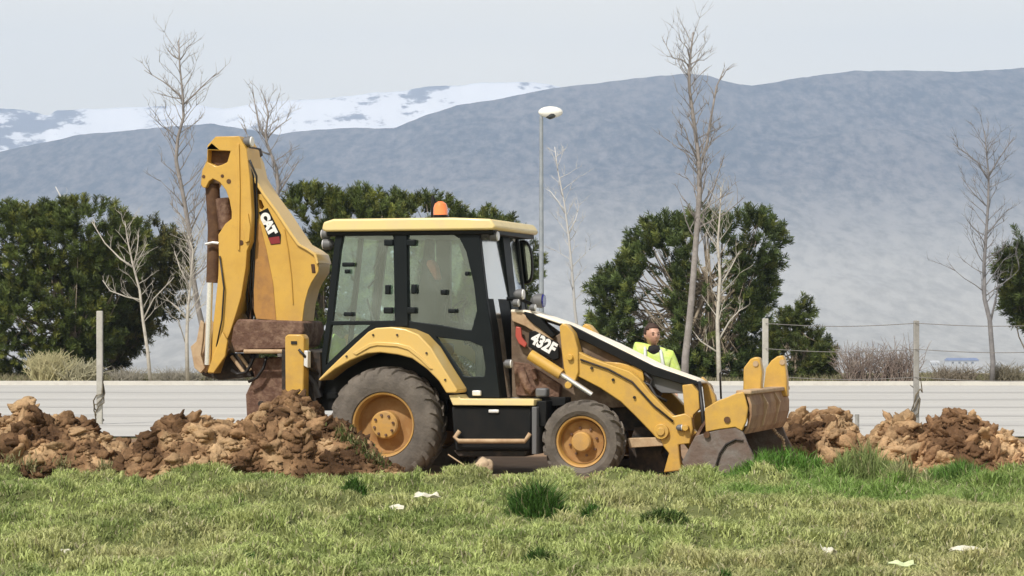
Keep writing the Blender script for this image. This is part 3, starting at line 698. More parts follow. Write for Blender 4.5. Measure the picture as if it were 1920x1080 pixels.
# jaw front sheet with ribs, facing forward
js = poly([(1397, 738), (1404, 760), (1404, 780), (1398, 802), (1392, 812)], 0.0)
MB().prism(thin_profile(js, .025), .03, 2.32).build('jaw_sheet', mat('muddy_tan_plate', (.30, .18, .10), .75, col2=(.42, .27, .15), scale=4, bump=.3, dirt=(.12, .06, .035)), bk)
mb = MB()
for y_ in (.75, 1.5):
    mb.prism([(js[0][0], js[0][1]), (js[0][0] + .05, js[0][1] - .02), (js[1][0] + .07, js[1][1]), (js[3][0] + .05, js[3][1]), (js[4][0], js[4][1])], y_, y_ + .04)
build_each(mb, 'jaw_rib', M['tan'], bk, bevel=.005)
mb = MB(); mb.prism([(js[0][0] - .1, js[0][1] - .01), (js[0][0] + .07, js[0][1] - .01), (js[0][0] + .07, js[0][1] + .035), (js[0][0] - .1, js[0][1] + .035)], 0.0, 2.34)
mb.build('top_bar', M['tan'], bk, bevel=.012)
mb = MB(); mb.prism([(shell[-1][0] - .02, shell[-1][1] - .005), (shell[-1][0] + .12, shell[-1][1] + .0), (shell[-1][0] + .0, shell[-1][1] + .035)], 0.0, 2.34); mb.build('cutting_edge', M['steel'], bk)
fa = [(1407, 673), (1416, 669), (1424, 671), (1429, 698), (1426, 737), (1393, 735), (1394, 690)]
fb = [(1457, 668), (1466, 666), (1470, 671), (1475, 708), (1476, 744), (1430, 738), (1436, 690), (1446, 676)]
for f_, y_ in ((fa, 1.0), (fb, 2.0)):
    fk = MB().prism(poly(f_, y_), y_, y_ + .14).build('folded_fork', M['yellow'], bk, bevel=.015)
    q = f_[1]; a_, b2 = V(q[0] + 1, q[1] + 13, y_); MB().tube([(a_, y_ - .012, b2), (a_, y_ + .01, b2)], .032, 14).build('fork_pin', M['tan'], fk)
mb = MB()
ch = [(1442, 788), (1448, 802), (1458, 815), (1468, 822), (1470, 840), (1478, 858), (1482, 880)]
for i in range(len(ch) - 1):
    for k in range(3):
        t = k / 3; px_ = ch[i][0] + (ch[i + 1][0] - ch[i][0]) * t; py_ = ch[i][1] + (ch[i + 1][1] - ch[i][1]) * t
        px2 = ch[i][0] + (ch[i + 1][0] - ch[i][0]) * (t + .28); py2 = ch[i][1] + (ch[i + 1][1] - ch[i][1]) * (t + .28)
        mb.tube([V3(px_, py_, 1.7), V3((px_ + px2) / 2, (py_ + py2) / 2, 1.7 + .02 * (k % 2)), V3(px2, py2, 1.7)], [.014, .024, .014], 6)
mb.build('chain', M['tan'], bk)

# --- rear: stabiliser, king post, boom, stick, digging bucket
def stab(y0, y1):
    s_ = MB().prism(poly([(535, 632), (540, 627), (566, 627), (571, 634), (570, 752), (566, 764), (542, 764), (536, 752)], .12), y0, y1).build('stabiliser', M['yellow'], bh, bevel=.015)
    a_, b2 = V(552, 642, .12); MB().box(a_ - .03, a_ + .04, y0 - .012, y0 + .01, b2 - .02, b2 + .015).build('stabiliser_bolt', M['darkiron'], s_)
    MB().prism(poly([(543, 764), (562, 764), (564, 800), (576, 806), (576, 812), (528, 812), (528, 806), (541, 800)], .12), y0 + .03, y1 - .03).build('stabiliser_foot', M['tan'], s_, bevel=.01)
stab(.10, .28); stab(2.08, 2.26)
plate('slide_frame', [(528, 655), (600, 660), (602, 720), (590, 760), (528, 740)], .30, 2.10, M['darkiron'])
plate('rear_bracket', [(570, 657), (577, 658), (577, 690), (569, 686)], .1, .2, M['silver'])
YB0, YB1 = .98, 1.36
kp = plate('king_post', [(462, 672), (540, 668), (540, 745), (512, 752), (510, 780), (496, 796), (474, 800), (462, 782), (460, 740), (476, 705)], 1.0, 1.34, M['rust'], yr=1.0, bevel=.02)
a, b_ = V(489, 757, .98); MB().tube([(a, .975, b_), (a, 1.01, b_)], .035, 16).build('king_pin', M['darkiron'], kp)
db = plate('digging_bucket', [(437, 612), (445, 598), (566, 602), (570, 620), (560, 650), (530, 656), (470, 657), (440, 662), (432, 640)], .80, 1.50, M['rust'], yr=.8, bevel=.025)
MB().tube([V3(458, 659, .78), V3(534, 659, .78)], .026, 10).build('bucket_edge_bar', M['tan'], db)
mb = MB()
for k in range(5):
    y_ = .82 + k * .15
    mb.prism(poly([(357, 650), (368, 640), (372, 618), (376, 600), (382, 606), (380, 640), (376, 665), (384, 690), (376, 700), (364, 690)], .82), y_, y_ + .05)
build_each(mb, 'bucket_tooth', M['tan'], db, bevel=.008)
plate('bucket_linkage', [(372, 690), (400, 690), (432, 662), (468, 664), (472, 706), (410, 712), (380, 704)], 1.0, 1.3, M['darkiron'], yr=1.0)
mb = MB(); mb.tube([V3(434, 668, .96), V3(458, 700, .96)], .022, 8); mb.tube([V3(448, 664, .96), V3(470, 694, .96)], .02, 8); mb.tube([V3(400, 690, .94), V3(428, 650, .94)], .035, 8)
build_each(mb, 'link_rod', M['tan'], bh)
# boom: wide bowed girder
boom = [(452, 283), (462, 285), (470, 302), (477, 332), (496, 363), (521, 397), (546, 435), (562, 458), (580, 468), (593, 477), (598, 494), (597, 510), (584, 530), (578, 543), (571, 569), (567, 604), (480, 598), (476, 583), (474, 540), (471, 466), (474, 432), (484, 408), (481, 374), (470, 352), (452, 322)]
slot1 = [(472, 350), (478, 352), (482, 364), (478, 366), (473, 362)]
slot2 = [(484, 374), (490, 376), (495, 388), (491, 394), (486, 390)]
bo = plate('boom', boom, YB0, YB1, M['yellow'], yr=YB0, holes=(slot1, slot2), bevel=.012)
MB().prism(poly([(474, 436), (482, 414), (488, 420), (500, 470), (512, 530), (518, 600), (481, 597), (477, 583)], YB0), YB0 - .008, YB0 + .01).build('boom_web', M['shadeyel'], bo)  # thin sheet carrying the painted shade of the boom side
MB().tube([V3(533, 430, YB0 - .01), V3(540, 470, YB0 - .01), V3(546, 520, YB0 - .01), V3(549, 570, YB0 - .01)], .008, 6).build('boom_weld', M['yellow'], bo)
MB().prism(poly([(471, 340), (477, 342), (484, 362), (500, 388), (512, 402), (511, 408), (498, 396), (480, 372)], YB0), YB0 + .12, YB0 + .2).build('boom_inner', M['recess'], bo)
a, b_ = V(587, 503, YB0); MB().prism(poly([(583, 495), (590, 495), (592, 512), (585, 512)], YB0), YB0 - .01, YB0 + .01).build('boom_slot_patch', M['recess'], bo, bevel=.008)  # dark patch on the surface, hole darkness painted on
MB().prism(poly([(486, 398), (502, 390), (527, 440), (526, 457), (508, 459)], YB0), YB0 - .006, YB0 + .004).build('decal_panel', M['black'], bo)
a, b_ = V(503, 420, YB0); text('CAT', a, YB0 - .008, b_, .135, rad(-62), M['white'], bo, 'decal_letters', bold=.013, sx_=1.0)
MB().prism(poly([(503, 446), (524, 443), (526, 456), (509, 458)], YB0), YB0 - .010, YB0 - .002).build('decal_wedge', M['darkred'], bo)
# flange along the boom's front edge
fe = [V(*p, YB0) for p in [(462, 285), (470, 302), (477, 332), (496, 363), (521, 397), (546, 435), (562, 458), (580, 468), (593, 477), (598, 494)]]
MB().prism([(x + .008, z + .004) for x, z in fe] + [(x - .022, z - .012) for x, z in fe][::-1], YB0 - .03, YB1 + .03).build('boom_flange', M['yellow_clean'], bo, bevel=.006)
# stick
stick = [(404, 256), (448, 255), (455, 268), (462, 280), (468, 330), (472, 400), (470, 452), (463, 470), (461, 500), (452, 556), (444, 584), (432, 622), (420, 650), (404, 700), (390, 700), (389, 690), (396, 668), (398, 622), (409, 517), (410, 480), (409, 440), (422, 420), (434, 410), (434, 397), (430, 375), (423, 356), (412, 342), (399, 335), (392, 340), (386, 352), (380, 352), (376, 345), (379, 319), (388, 300), (389, 272)]
hole = [(390, 281), (432, 283), (426, 304), (416, 309), (405, 312), (389, 304)]
st = plate('stick', stick, YB0 - .14, YB1 - .1, M['yellow'], yr=YB0 - .14, holes=(hole,), bevel=.014)
YS = YB0 - .14
MB().prism(poly([(386, 276), (436, 278), (430, 312), (388, 312)], YS), YS + .12, YS + .2).build('stick_inner', M['recess'], st)
MB().prism(poly([(444, 270), (449, 270), (451, 350), (450, 470), (446, 468), (445, 350)], YS), YS - .02, YS + .004).build('stick_rib', M['yellow'], st, bevel=.004)
MB().prism(poly([(456, 425), (462, 456), (469, 452), (471, 425), (466, 400)], YS), YS - .03, YS + .004).build('stick_lug', M['yellow'], st, bevel=.006)
mb = MB()
for (qx_, qy_, r_) in ((417, 330, .02), (429, 340, .028), (382, 331, .02), (452, 455, .03)):
    a_, b2 = V(qx_, qy_, YS); mb.tube([(a_, YS - .006, b2), (a_, YS + .01, b2)], r_, 14)
build_each(mb, 'stick_hole_disc', M['recess'], st)  # dark discs on the surface, painted as the depth of holes
bc = MB().tube([V3(398, 345, YS + .14), V3(403, 430, YS + .14), V3(400, 530, YS + .12)], .085, 14).build('bucket_cylinder', M['recess'], st, smooth_=True)
MB().tube([V3(418, 372, YS + .13), V3(424, 430, YS + .13)], .09, 14).build('cylinder_barrel', M['rust'], bc, smooth_=True)
MB().tube([V3(394, 530, YS - .02), V3(389, 684, YS - .02)], .036, 14).build('cylinder_rod', M['chrome'], bc, smooth_=True)
MB().prism(poly([(470, 466), (476, 462), (470, 590), (462, 596), (450, 575), (462, 500)], YB0 + .1), YB0 + .15, YB0 + .25).build('boom_cylinder', M['darkiron'], bo)
mb = MB(); mb.tube([V3(458, 505, YB0 + .05), V3(476, 570, YB0 + .05), V3(470, 600, YB0 + .05)], .03, 8); mb.tube([V3(468, 500, YB0 + .03), V3(450, 590, YB0 + .03)], .018, 8)
build_each(mb, 'boom_hose', M['rust'], bh, smooth_='all')
MB().tube([V3(385, 458, YS), V3(398, 455, YS), V3(410, 456, YS)], .016, 6).build('hose_clamp', M['silver'], st)
MB().prism(poly([(420, 622), (430, 640), (426, 668), (404, 700), (392, 698), (404, 664)], YS), YS - .06, YS - .01).build('stick_foot', M['yellow'], st, bevel=.01)
w_ = worklight(463, 266, YS + .1, .8, M['white'], st, nm='boom_light')
plate('boom_hinge', [(455, 272), (466, 274), (470, 288), (463, 292), (456, 286)], YS + .12, YB1, M['darkiron'], bo)
mb = MB()
for k, off in enumerate((0, 7, 13)):
    mb.tube([V3(455 + off, 300, YS + .05 - k * .01), V3(468 + off, 330, YB0 - .03), V3(474 + off * .6, 400, YB0 - .03), V3(470 + off * .5, 470, YB0 - .02), V3(462 + off, 540, YB0), V3(466 + off, 600, YB0 + .02)], .013, 6)
build_each(mb, 'boom_hose', M['rubberhose'], bh, smooth_='all')
mb = MB()
mb.tube([V3(478, 664, .92), V3(470, 684, .9), V3(462, 698, .9), V3(446, 702, .9), V3(434, 694, .92)], .02, 6)
mb.tube([V3(500, 668, .92), V3(494, 690, .9), V3(482, 708, .9), V3(466, 716, .9)], .018, 6)
mb.tube([V3(412, 480, YS - .02), V3(420, 540, YS - .03), V3(416, 600, YS - .03), V3(406, 650, YS - .03)], .010, 6)
build_each(mb, 'hydraulic_hose', M['rubberhose'], bh, smooth_='all')
mb = MB()
for (qx_, qy_) in ((700, 628), (745, 628), (650, 668), (800, 662), (835, 712)):
    a_, b2 = V(qx_, qy_, -.03); mb.tube([(a_, -.045, b2), (a_, -.02, b2)], .012, 8)
build_each(mb, 'fender_bolt', M['darkiron'], fend)
mb = MB()
for (qx_, qy_) in ((1110, 690), (1150, 712), (1190, 745), (1062, 640)):
    a_, b2 = V(qx_, qy_, .45); mb.tube([(a_, .425, b2), (a_, .46, b2)], .016, 8)
build_each(mb, 'arm_bolt', M['darkiron'], bh)
mb = MB(); mb.tube([V3(1088, 674, .43), V3(1140, 692, .43), V3(1185, 716, .43), V3(1225, 760, .43), V3(1262, 790, .43)], .012, 6)
build_each(mb, 'hydraulic_hose', M['darkiron'], bh, smooth_='all')
mb = MB(); mb.tube([V3(560, 655, .08), V3(572, 668, .1), V3(580, 690, .2), V3(596, 700, .3)], .016, 6); build_each(mb, 'hydraulic_hose', M['rubberhose'], bh, smooth_='all')
# lower-left bumper dirt guard
mb = MB(); mb.tube([V3(572, 700, .3), V3(590, 720, .32), V3(598, 745, .34)], .05, 8); mb.build('rear_hose', M['rubberhose'], bh)

# a folded high-visibility jacket lying behind the seat
def blob(name, c, r, m, seed, amp=.18, sub=3, parent=None, fr=2.4):
    bm = bmesh.new(); bmesh.ops.create_icosphere(bm, subdivisions=sub, radius=1)
    for v in bm.verts:
        k = 1 + amp * noise.noise(v.co * fr + Vector((seed, 0, 0))) * 2
        v.co = Vector((v.co.x * r[0] * k, v.co.y * r[1] * k, v.co.z * r[2] * k)) + Vector(c)
    me = bpy.data.meshes.new(name); bm.to_mesh(me); bm.free(); me.materials.append(m)
    me.polygons.foreach_set('use_smooth', [True] * len(me.polygons))
    o_ = bpy.data.objects.new(name, me); COL.objects.link(o_)
    if parent: o_.parent = parent
    return o_
jx, jz = V(627, 664, .52)
jw_ = MO + XD * jx + YD * .55 + Vector((0, 0, jz))
jk = blob('jacket', (0, 0, 0), (.13, .12, .20), M['hivis'], 3, .25); jk.location = jw_; jk.rotation_euler = (0, 0, -A)
tag(jk, 'bright yellow-green jacket bundled behind the cab rear window', 'jacket')

# ------------------------------------------------------------------ person behind the hood
PD = 32.2
def skin_mesh(verts, edges, radii, levels=2):
    me = bpy.data.meshes.new('tmp'); me.from_pydata(verts, edges, []); ob = bpy.data.objects.new('tmp', me); COL.objects.link(ob)
    sk = ob.modifiers.new('s', 'SKIN'); sv = me.skin_vertices[0].data
    for i, r in enumerate(radii): sv[i].radius = (r, r) if not isinstance(r, tuple) else r
    sv[0].use_root = True
    ss = ob.modifiers.new('u', 'SUBSURF'); ss.levels = levels; ss.render_levels = levels
    dg = bpy.context.evaluated_depsgraph_get(); out = bpy.data.meshes.new_from_object(ob.evaluated_get(dg))
    vs2 = [v.co[:] for v in out.vertices]; fs2 = [tuple(p.vertices) for p in out.polygons]
    bpy.data.objects.remove(ob); bpy.data.meshes.remove(out); return vs2, fs2
def person():
    hp_ = W(1222, 620, PD)
    root = empty('person', (hp_.x + .10, PD, -0.05), 0.0); root.rotation_euler = (rad(2), rad(-3.5), 0)
    tag(root, 'person in bright yellow-green jacket with dark collar standing behind the loader hood', 'person')
    zt = hp_.z                      # head centre height
    sh = zt - .21                   # shoulder line
    tl = .07                        # lean of the shoulders, right side lower
    P_ = [(0, 0, .92), (0, 0, 1.08), (0, -.01, sh - .1), (0, 0, sh + .04), (0, 0, zt - .08),
          (-.17, 0, sh + tl), (-.24, -.03, sh - .25), (-.22, -.22, sh - .42), (-.20, -.30, sh - .44),
          (.19, 0, sh - .04), (.26, -.03, sh - .32), (.22, -.22, sh - .48), (.20, -.30, sh - .5),
          (-.09, 0, .86), (-.10, -.02, .48), (-.11, .02, .08), (-.11, -.13, .04),
          (.09, 0, .86), (.11, -.02, .48), (.12, .02, .08), (.12, -.13, .04)]
    E_ = [(0, 1), (1, 2), (2, 3), (3, 4), (2, 5), (5, 6), (6, 7), (7, 8), (2, 9), (9, 10), (10, 11), (11, 12), (0, 13), (13, 14), (14, 15), (15, 16), (0, 17), (17, 18), (18, 19), (19, 20)]
    R_ = [.14, .13, .13, .06, .055, .06, .048, .036, .03, .06, .048, .036, .03, .085, .06, .042, .035, .085, .06, .042, .035]
    v1, f1 = skin_mesh(P_, E_, R_)
    mb = MB(); mb.add(v1, f1)
    # head, turned a little to the right
    bm = bmesh.new(); bmesh.ops.create_uvsphere(bm, u_segments=32, v_segments=24, radius=1)
    rot = Matrix.Rotation(rad(22), 3, 'Z')
    for v in bm.verts:
        c = v.co.copy(); x, y, z = c
        w = .078 * (1 - .22 * max(0, -z) ** 1.5); d = .098
        nx, ny, nz2 = x * w, y * d, z * .118
        front = max(0, -y)
        if front > .3:
            ny -= .004 * front
            ny -= .024 * math.exp(-((x / .16) ** 2) - (((z + .12) / .20) ** 2)) * front      # nose
            ny += .010 * math.exp(-(((abs(x) - .36) / .18) ** 2) - (((z - .08) / .14) ** 2))     # eye sockets
            ny -= .006 * math.exp(-((x / .4) ** 2) - (((z - .24) / .08) ** 2))                  # brow
            ny -= .008 * math.exp(-((x / .28) ** 2) - (((z + .46) / .08) ** 2))                 # lips
            ny -= .010 * math.exp(-((x / .3) ** 2) - (((z + .78) / .15) ** 2))                 # chin
        v.co = rot @ (Vector((nx, ny, nz2)) * 1.12) + Vector((0, -.01, zt))
    bm.verts.index_update(); mb.add([v.co[:] for v in bm.verts], [[v.index for v in f.verts] for f in bm.faces]); bm.free()
    for s in (-1, 1):
        e = rot @ (Vector((s * .079, .012, 0)) * 1.12) + Vector((0, -.01, zt)); mb.tube([e + Vector((0, 0, -.028)), e, e + Vector((0, .006, .026))], [.008, .016, .01], 8)
    for (hx_, hz_) in ((-.20, sh - .44), (.20, sh - .5)):                                     # hands: palm, four fingers, thumb
        mb.box(hx_ - .04, hx_ + .04, -.40, -.30, hz_ - .014, hz_ + .014)
        for k, ln in enumerate((.065, .078, .072, .055)):
            fx_ = hx_ - .03 + k * .02
            mb.tube([(fx_, -.39, hz_), (fx_, -.39 - ln * .55, hz_ - .006), (fx_, -.39 - ln, hz_ - .03)], [.0095, .009, .007], 6)
        s = 1 if hx_ < 0 else -1
        mb.tube([(hx_ + s * .035, -.325, hz_), (hx_ + s * .065, -.36, hz_ - .01), (hx_ + s * .07, -.395, hz_ - .02)], [.012, .011, .008], 6)
    bd = mb.build('body', M['skin'], root, smooth_='all')
    rm = bd.modifiers.new('merge', 'REMESH'); rm.mode = 'VOXEL'; rm.voxel_size = .006; rm.use_smooth_shade = True
    # jacket
    Jp = [(0, 0, .84), (0, 0, 1.08), (0, -.01, sh - .1), (0, 0, sh + .03), (-.18, 0, sh + tl - .01), (-.245, -.03, sh - .25), (-.225, -.20, sh - .42), (.19, 0, sh - .07), (.26, -.03, sh - .32), (.225, -.20, sh - .48)]
    Je = [(0, 1), (1, 2), (2, 3), (2, 4), (4, 5), (5, 6), (2, 7), (7, 8), (8, 9)]
    v2, f2 = skin_mesh(Jp, Je, [(.19, .16), (.18, .15), (.17, .14), .085, .105, .08, .06, .105, .08, .06], 3)
    jm_ = MB().add(v2, f2).build('jacket', M['hivis'], root, smooth_='all')
    MB().tube([(.0, -.05, sh - .04), (.0, -.04, sh + .0), (.0, -.01, sh + .04), (.0, .0, sh + .07)], [.06, .105, .095, .075], 20).build('collar', M['darkcloth'], root, smooth_='all')
    for zz in (sh - .24, sh - .40):
        r_ = [(0 + .188 * math.cos(t), -.004 + .155 * math.sin(t), zz) for t in [2 * math.pi * k / 28 for k in range(29)]]
        MB().tube(r_, .018, 6).build('reflective_band', M['silverband'], jm_, smooth_='all')
    Tp = [(0, 0, .95), (-.09, 0, .86), (-.10, -.02, .48), (-.11, .02, .10), (.09, 0, .86), (.11, -.02, .48), (.12, .02, .10)]
    v3, f3 = skin_mesh(Tp, [(0, 1), (1, 2), (2, 3), (0, 4), (4, 5), (5, 6)], [.15, .105, .078, .062, .105, .078, .062], 2)
    MB().add(v3, f3).build('trousers', M['navy'], root, smooth_='all')
    for x_ in (-.11, .12):
        MB().tube([(x_, .05, .12), (x_, .02, .06), (x_, -.08, .045), (x_, -.16, .035)], [.052, .06, .048, .034], 10).build('boot', M['boot'], root, smooth_='all')
    for (xa, za, xb, zb) in ((-.10, sh + .02, -.13, sh - .30), (.085, sh - .02, .12, sh - .32)):
        MB().tube([(xa, .02, za + .085), (xa, -.115, za + .03), (xa * .5 + xb * .5, -.165, za * .5 + zb * .5), (xb, -.165, zb)], [.018, .02, .02, .02], 8).build('reflective_band', M['silverband'], jm_, smooth_='all')
    # short hair: a cap over the skull, open at the face
    bm = bmesh.new(); bmesh.ops.create_uvsphere(bm, u_segments=32, v_segments=24, radius=1)
    kill = []
    for v in bm.verts:
        x, y, z = v.co
        lim = (.52 + .10 * noise.noise(Vector((x * 6, 3, 1)))) if y < -.35 else (-.55 if y > 0 else -.55 + (-y / .35) * 1.0)
        if z < lim: kill.append(v)
    bmesh.ops.delete(bm, geom=kill, context='VERTS')
    for v in bm.verts:
        x, y, z = v.co; k = 1 + .10 * noise.noise(v.co * 7)
        v.co = rot @ (Vector((x * .088 * k, y * .110 * k, z * .130 * k)) * 1.14) + Vector((0, -.004, zt))
    me = bpy.data.meshes.new('hair'); bm.to_mesh(me); bm.free(); me.materials.append(M['hair']); me.polygons.foreach_set('use_smooth', [True] * len(me.polygons))
    hr = bpy.data.objects.new('hair', me); COL.objects.link(hr); hr.parent = root
    s_ = hr.modifiers.new('t', 'SOLIDIFY'); s_.thickness = .012; s_.offset = -1
    # eyes and brows
    mb = MB()
    for s in (-1, 1):
        c = rot @ (Vector((s * .031, -.088, .008)) * 1.12) + Vector((0, -.01, zt))
        mb.tube([c + Vector((-.012, .004, 0)), c + Vector((0, -.004, 0)), c + Vector((.012, .004, 0))], [.004, .008, .004], 8)
        c = rot @ (Vector((s * .031, -.094, .032)) * 1.12) + Vector((0, -.01, zt))
        mb.tube([c + Vector((-.017, .006, -.003)), c, c + Vector((.017, .006, -.003))], [.003, .005, .003], 6)
    mb.build('eyes', M['hair'], root)
    c = rot @ (Vector((0, -.094, -.054)) * 1.12) + Vector((0, -.01, zt))
    MB().tube([c + rot @ Vector((-.022, .008, 0)), c, c + rot @ Vector((.022, .008, 0))], [.002, .005, .002], 6).build('mouth', mat('lips', (.30, .10, .08), .5), root)
    return root
person()

# ------------------------------------------------------------------ soil heaps
def soil_mat(name):
    m = tint_mat(name, .95, spec=.1); n = m.node_tree.nodes; l = m.node_tree.links.new; b = n['Principled BSDF']
    a = [q for q in n if q.type == 'ATTRIBUTE'][0]
    tcn = n.new('ShaderNodeTexCoord')
    t = n.new('ShaderNodeTexNoise'); t.inputs['Scale'].default_value = 9; t.inputs['Detail'].default_value = 8; t.inputs['Roughness'].default_value = .7; l(tcn.outputs['Object'], t.inputs['Vector'])
    r = n.new('ShaderNodeMapRange'); r.inputs[1].default_value = .3; r.inputs[2].default_value = .7; r.inputs[3].default_value = .5; r.inputs[4].default_value = 1.35; l(t.outputs['Fac'], r.inputs[0])
    v = n.new('ShaderNodeVectorMath'); v.operation = 'SCALE'; l(a.outputs['Color'], v.inputs[0]); l(r.outputs[0], v.inputs['Scale']); l(v.outputs[0], b.inputs['Base Color'])
    t2 = n.new('ShaderNodeTexNoise'); t2.inputs['Scale'].default_value = 38; t2.inputs['Detail'].default_value = 6; l(tcn.outputs['Object'], t2.inputs['Vector'])
    bp = n.new('ShaderNodeBump'); bp.inputs['Strength'].default_value = .8; bp.inputs['Distance'].default_value = .02; l(t2.outputs['Fac'], bp.inputs['Height']); l(bp.outputs['Normal'], b.inputs['Normal'])
    return m
soil_m = soil_mat('clay_soil'); soil_m2 = soil_mat('sandy_soil')
def icov(sub):
    bm = bmesh.new(); bmesh.ops.create_icosphere(bm, subdivisions=sub, radius=1)
    v = np.array([x.co[:] for x in bm.verts]); f = np.array([[y.index for y in x.verts] for x in bm.faces]); bm.free(); return v, f
ICO3 = icov(3); ICO2 = icov(2)
def heap(name, prof, yc, depth, label, m, seed, nclod=420, cat='soil heap', group='heaps of dug soil'):
    rng = np.random.default_rng(seed)
    px = np.array([p[0] for p in prof], float); pz = np.array([CH + (HY - p[1]) / F * yc for p in prof])
    x = (px - 960) / F * yc
    x0, x1 = x[0], x[-1]
    nx = int((x1 - x0) / .011); ny = int(2 * depth / .014)
    X, Yl = np.meshgrid(np.linspace(x0, x1, nx), np.linspace(-depth, depth, ny))
    top = np.interp(X, x, pz)
    def hh(X_, Y_):
        tp = np.interp(X_, x, pz)
        wob = .25 * (fbm(X_ * 1.3, Y_ * 1.3, seed, 3) - .5)
        u = np.clip(1 - np.abs((Y_ + wob) / depth) ** 1.35, 0, 1)
        h = tp * u ** .8
        ang = X_ * .8 + Y_ * .5
        r1 = 1 - np.abs(2 * fbm(ang * 3.2 + h * 2, (X_ - Y_) * 1.6, seed + 5, 3) - 1)
        return h - .03 + (.20 * (np.minimum(r1, .9) - .72) + .16 * (fbm(X_ * 7 + Y_ * 3, Y_ * 6, seed + 2, 5) - .5) + .05 * (1 - np.abs(2 * fbm(X_ * 19, Y_ * 19, seed + 8, 3) - 1) - .6)) * np.clip(tp * 3, 0.15, 1) * smooth(0, .25, u)
    Z = hh(X, Yl)
    V1 = np.stack([X, Yl + yc, Z], -1).reshape(-1, 3)
    i = np.arange(nx * ny).reshape(ny, nx)
    q = np.stack([i[:-1, :-1], i[:-1, 1:], i[1:, 1:], i[1:, :-1]], -1).reshape(-1, 4)
    sandy = m is soil_m2
    dk_ = np.array([.085, .048, .026]); md_ = np.array([.25, .150, .080]); lt_ = np.array([.42, .285, .16])
    if sandy: dk_ = dk_ * 1.5; md_ = md_ * 1.45; lt_ = lt_ * 1.2
    Vs = [V1]; idx = [q.reshape(-1)]; tot = [np.full(len(q), 4)]; base = len(V1)
    def scol(X_, Y_):
        f_ = smooth(.30, .72, fbm((X_ + Y_ * .8) * 2.6, (Y_ - X_ * .35) * 4.5, seed + 40, 4))[:, None]
        return np.where(f_ < .5, dk_ * (1 - 2 * f_) + md_ * 2 * f_, md_ * (2 - 2 * f_) + lt_ * (2 * f_ - 1))
    cs_ = [scol(V1[:, 0], V1[:, 1] - yc)]
    nc = int(nclod * 3.2)
    for k in range(nc):
        cx_ = rng.uniform(x0 + .04, x1 - .04); cy_ = rng.uniform(-depth, depth * .45)
        if rng.random() < .3: cy_ = rng.normal(0, .10)
        cz_ = float(hh(np.array(cx_), np.array(cy_)))
        hl = float(np.interp(cx_, x, pz))
        s = .017 * (1 / max(.05, rng.random())) ** .55 * min(1.0, .35 + hl * 1.4)
        IV, IF = (ICO3 if s > .06 else ICO2)
        npl = rng.integers(7, 12); nr = rng.normal(size=(npl, 3)); nr /= np.linalg.norm(nr, axis=1)[:, None]
        dd = rng.uniform(.55, 1.0, npl); pr__ = np.maximum(IV @ nr.T, 0) / dd; rad_ = np.minimum(((pr__ ** 7).sum(1) + .12) ** (-1 / 7), 1.25); rad_ = rad_ * (1 + .16 * np.sin(IV[:, 0] * 5 + dd[0] * 40) * np.sin(IV[:, 2] * 6 + dd[1] * 50) + .10 * np.sin(IV[:, 1] * 11 + dd[2] * 60))
        v = IV * rad_[:, None] * (1 + rng.normal(0, .045, len(IV)))[:, None] * np.array([rng.uniform(1.1, 1.9), 1.0, rng.uniform(.45, .9)]) * s
        a_ = Matrix.Rotation(rng.uniform(0, 6.28), 3, 'Z') @ Matrix.Rotation(rng.normal(.35, .5), 3, 'Y') @ Matrix.Rotation(rng.normal(0, .5), 3, 'X')
        v = v @ np.array(a_).T + np.array([cx_, cy_ + yc, cz_ + s * .02])
        col_ = scol(np.array([cx_]), np.array([cy_]))[0] * rng.uniform(.8, 1.25)
        Vs.append(v); idx.append((IF + base).reshape(-1)); tot.append(np.full(len(IF), 3)); base += len(v); cs_.append(np.tile(col_, (len(v), 1)))
    cs_ = np.concatenate(cs_); cs_ = np.concatenate([cs_, np.ones((len(cs_), 1))], -1)
    o_ = np_mesh(name, np.concatenate(Vs), np.concatenate(tot), np.concatenate(idx), m, cs_, smooth_=True)
    tag(o_, label, cat, group); return o_
heap('soil_heap', [(-260, 800), (-120, 775), (-40, 790), (20, 782), (42, 762), (62, 757), (80, 768), (130, 790), (175, 802), (205, 826), (235, 842), (262, 845)], 29.6, .95, 'dark brown clod ridge at the far left in front of the pale post', soil_m, 3, 620)
heap('soil_heap', [(225, 858), (255, 838), (285, 810), (310, 796), (345, 790), (385, 795), (400, 806), (450, 800), (480, 785), (520, 752), (545, 752), (575, 762), (600, 772), (628, 780), (650, 800), (690, 838), (730, 868), (760, 882)], 29.15, .80, 'brown clod ridge rising beside the rear wheel under the stabiliser', soil_m, 8, 900)
heap('soil_heap', [(1440, 880), (1470, 800), (1500, 790), (1530, 786), (1570, 782), (1592, 796), (1612, 822), (1640, 832), (1670, 850)], 32.2, .9, 'reddish brown soil heap right behind the front bucket and forks', soil_m, 13, 380)
heap('soil_heap', [(1590, 862), (1625, 835), (1650, 812), (1675, 792), (1695, 790), (1712, 812), (1750, 825)], 31.4, .55, 'small dark-topped soil heap at the foot of the tall right post', soil_m, 17, 260)
heap('soil_heap', [(1700, 868), (1730, 822), (1750, 795), (1775, 780), (1810, 777), (1835, 785), (1860, 810), (1885, 826), (1920, 838), (1990, 846), (2080, 870)], 31.2, .9, 'sandy brown soil heap at the far right edge', soil_m2, 21, 560)

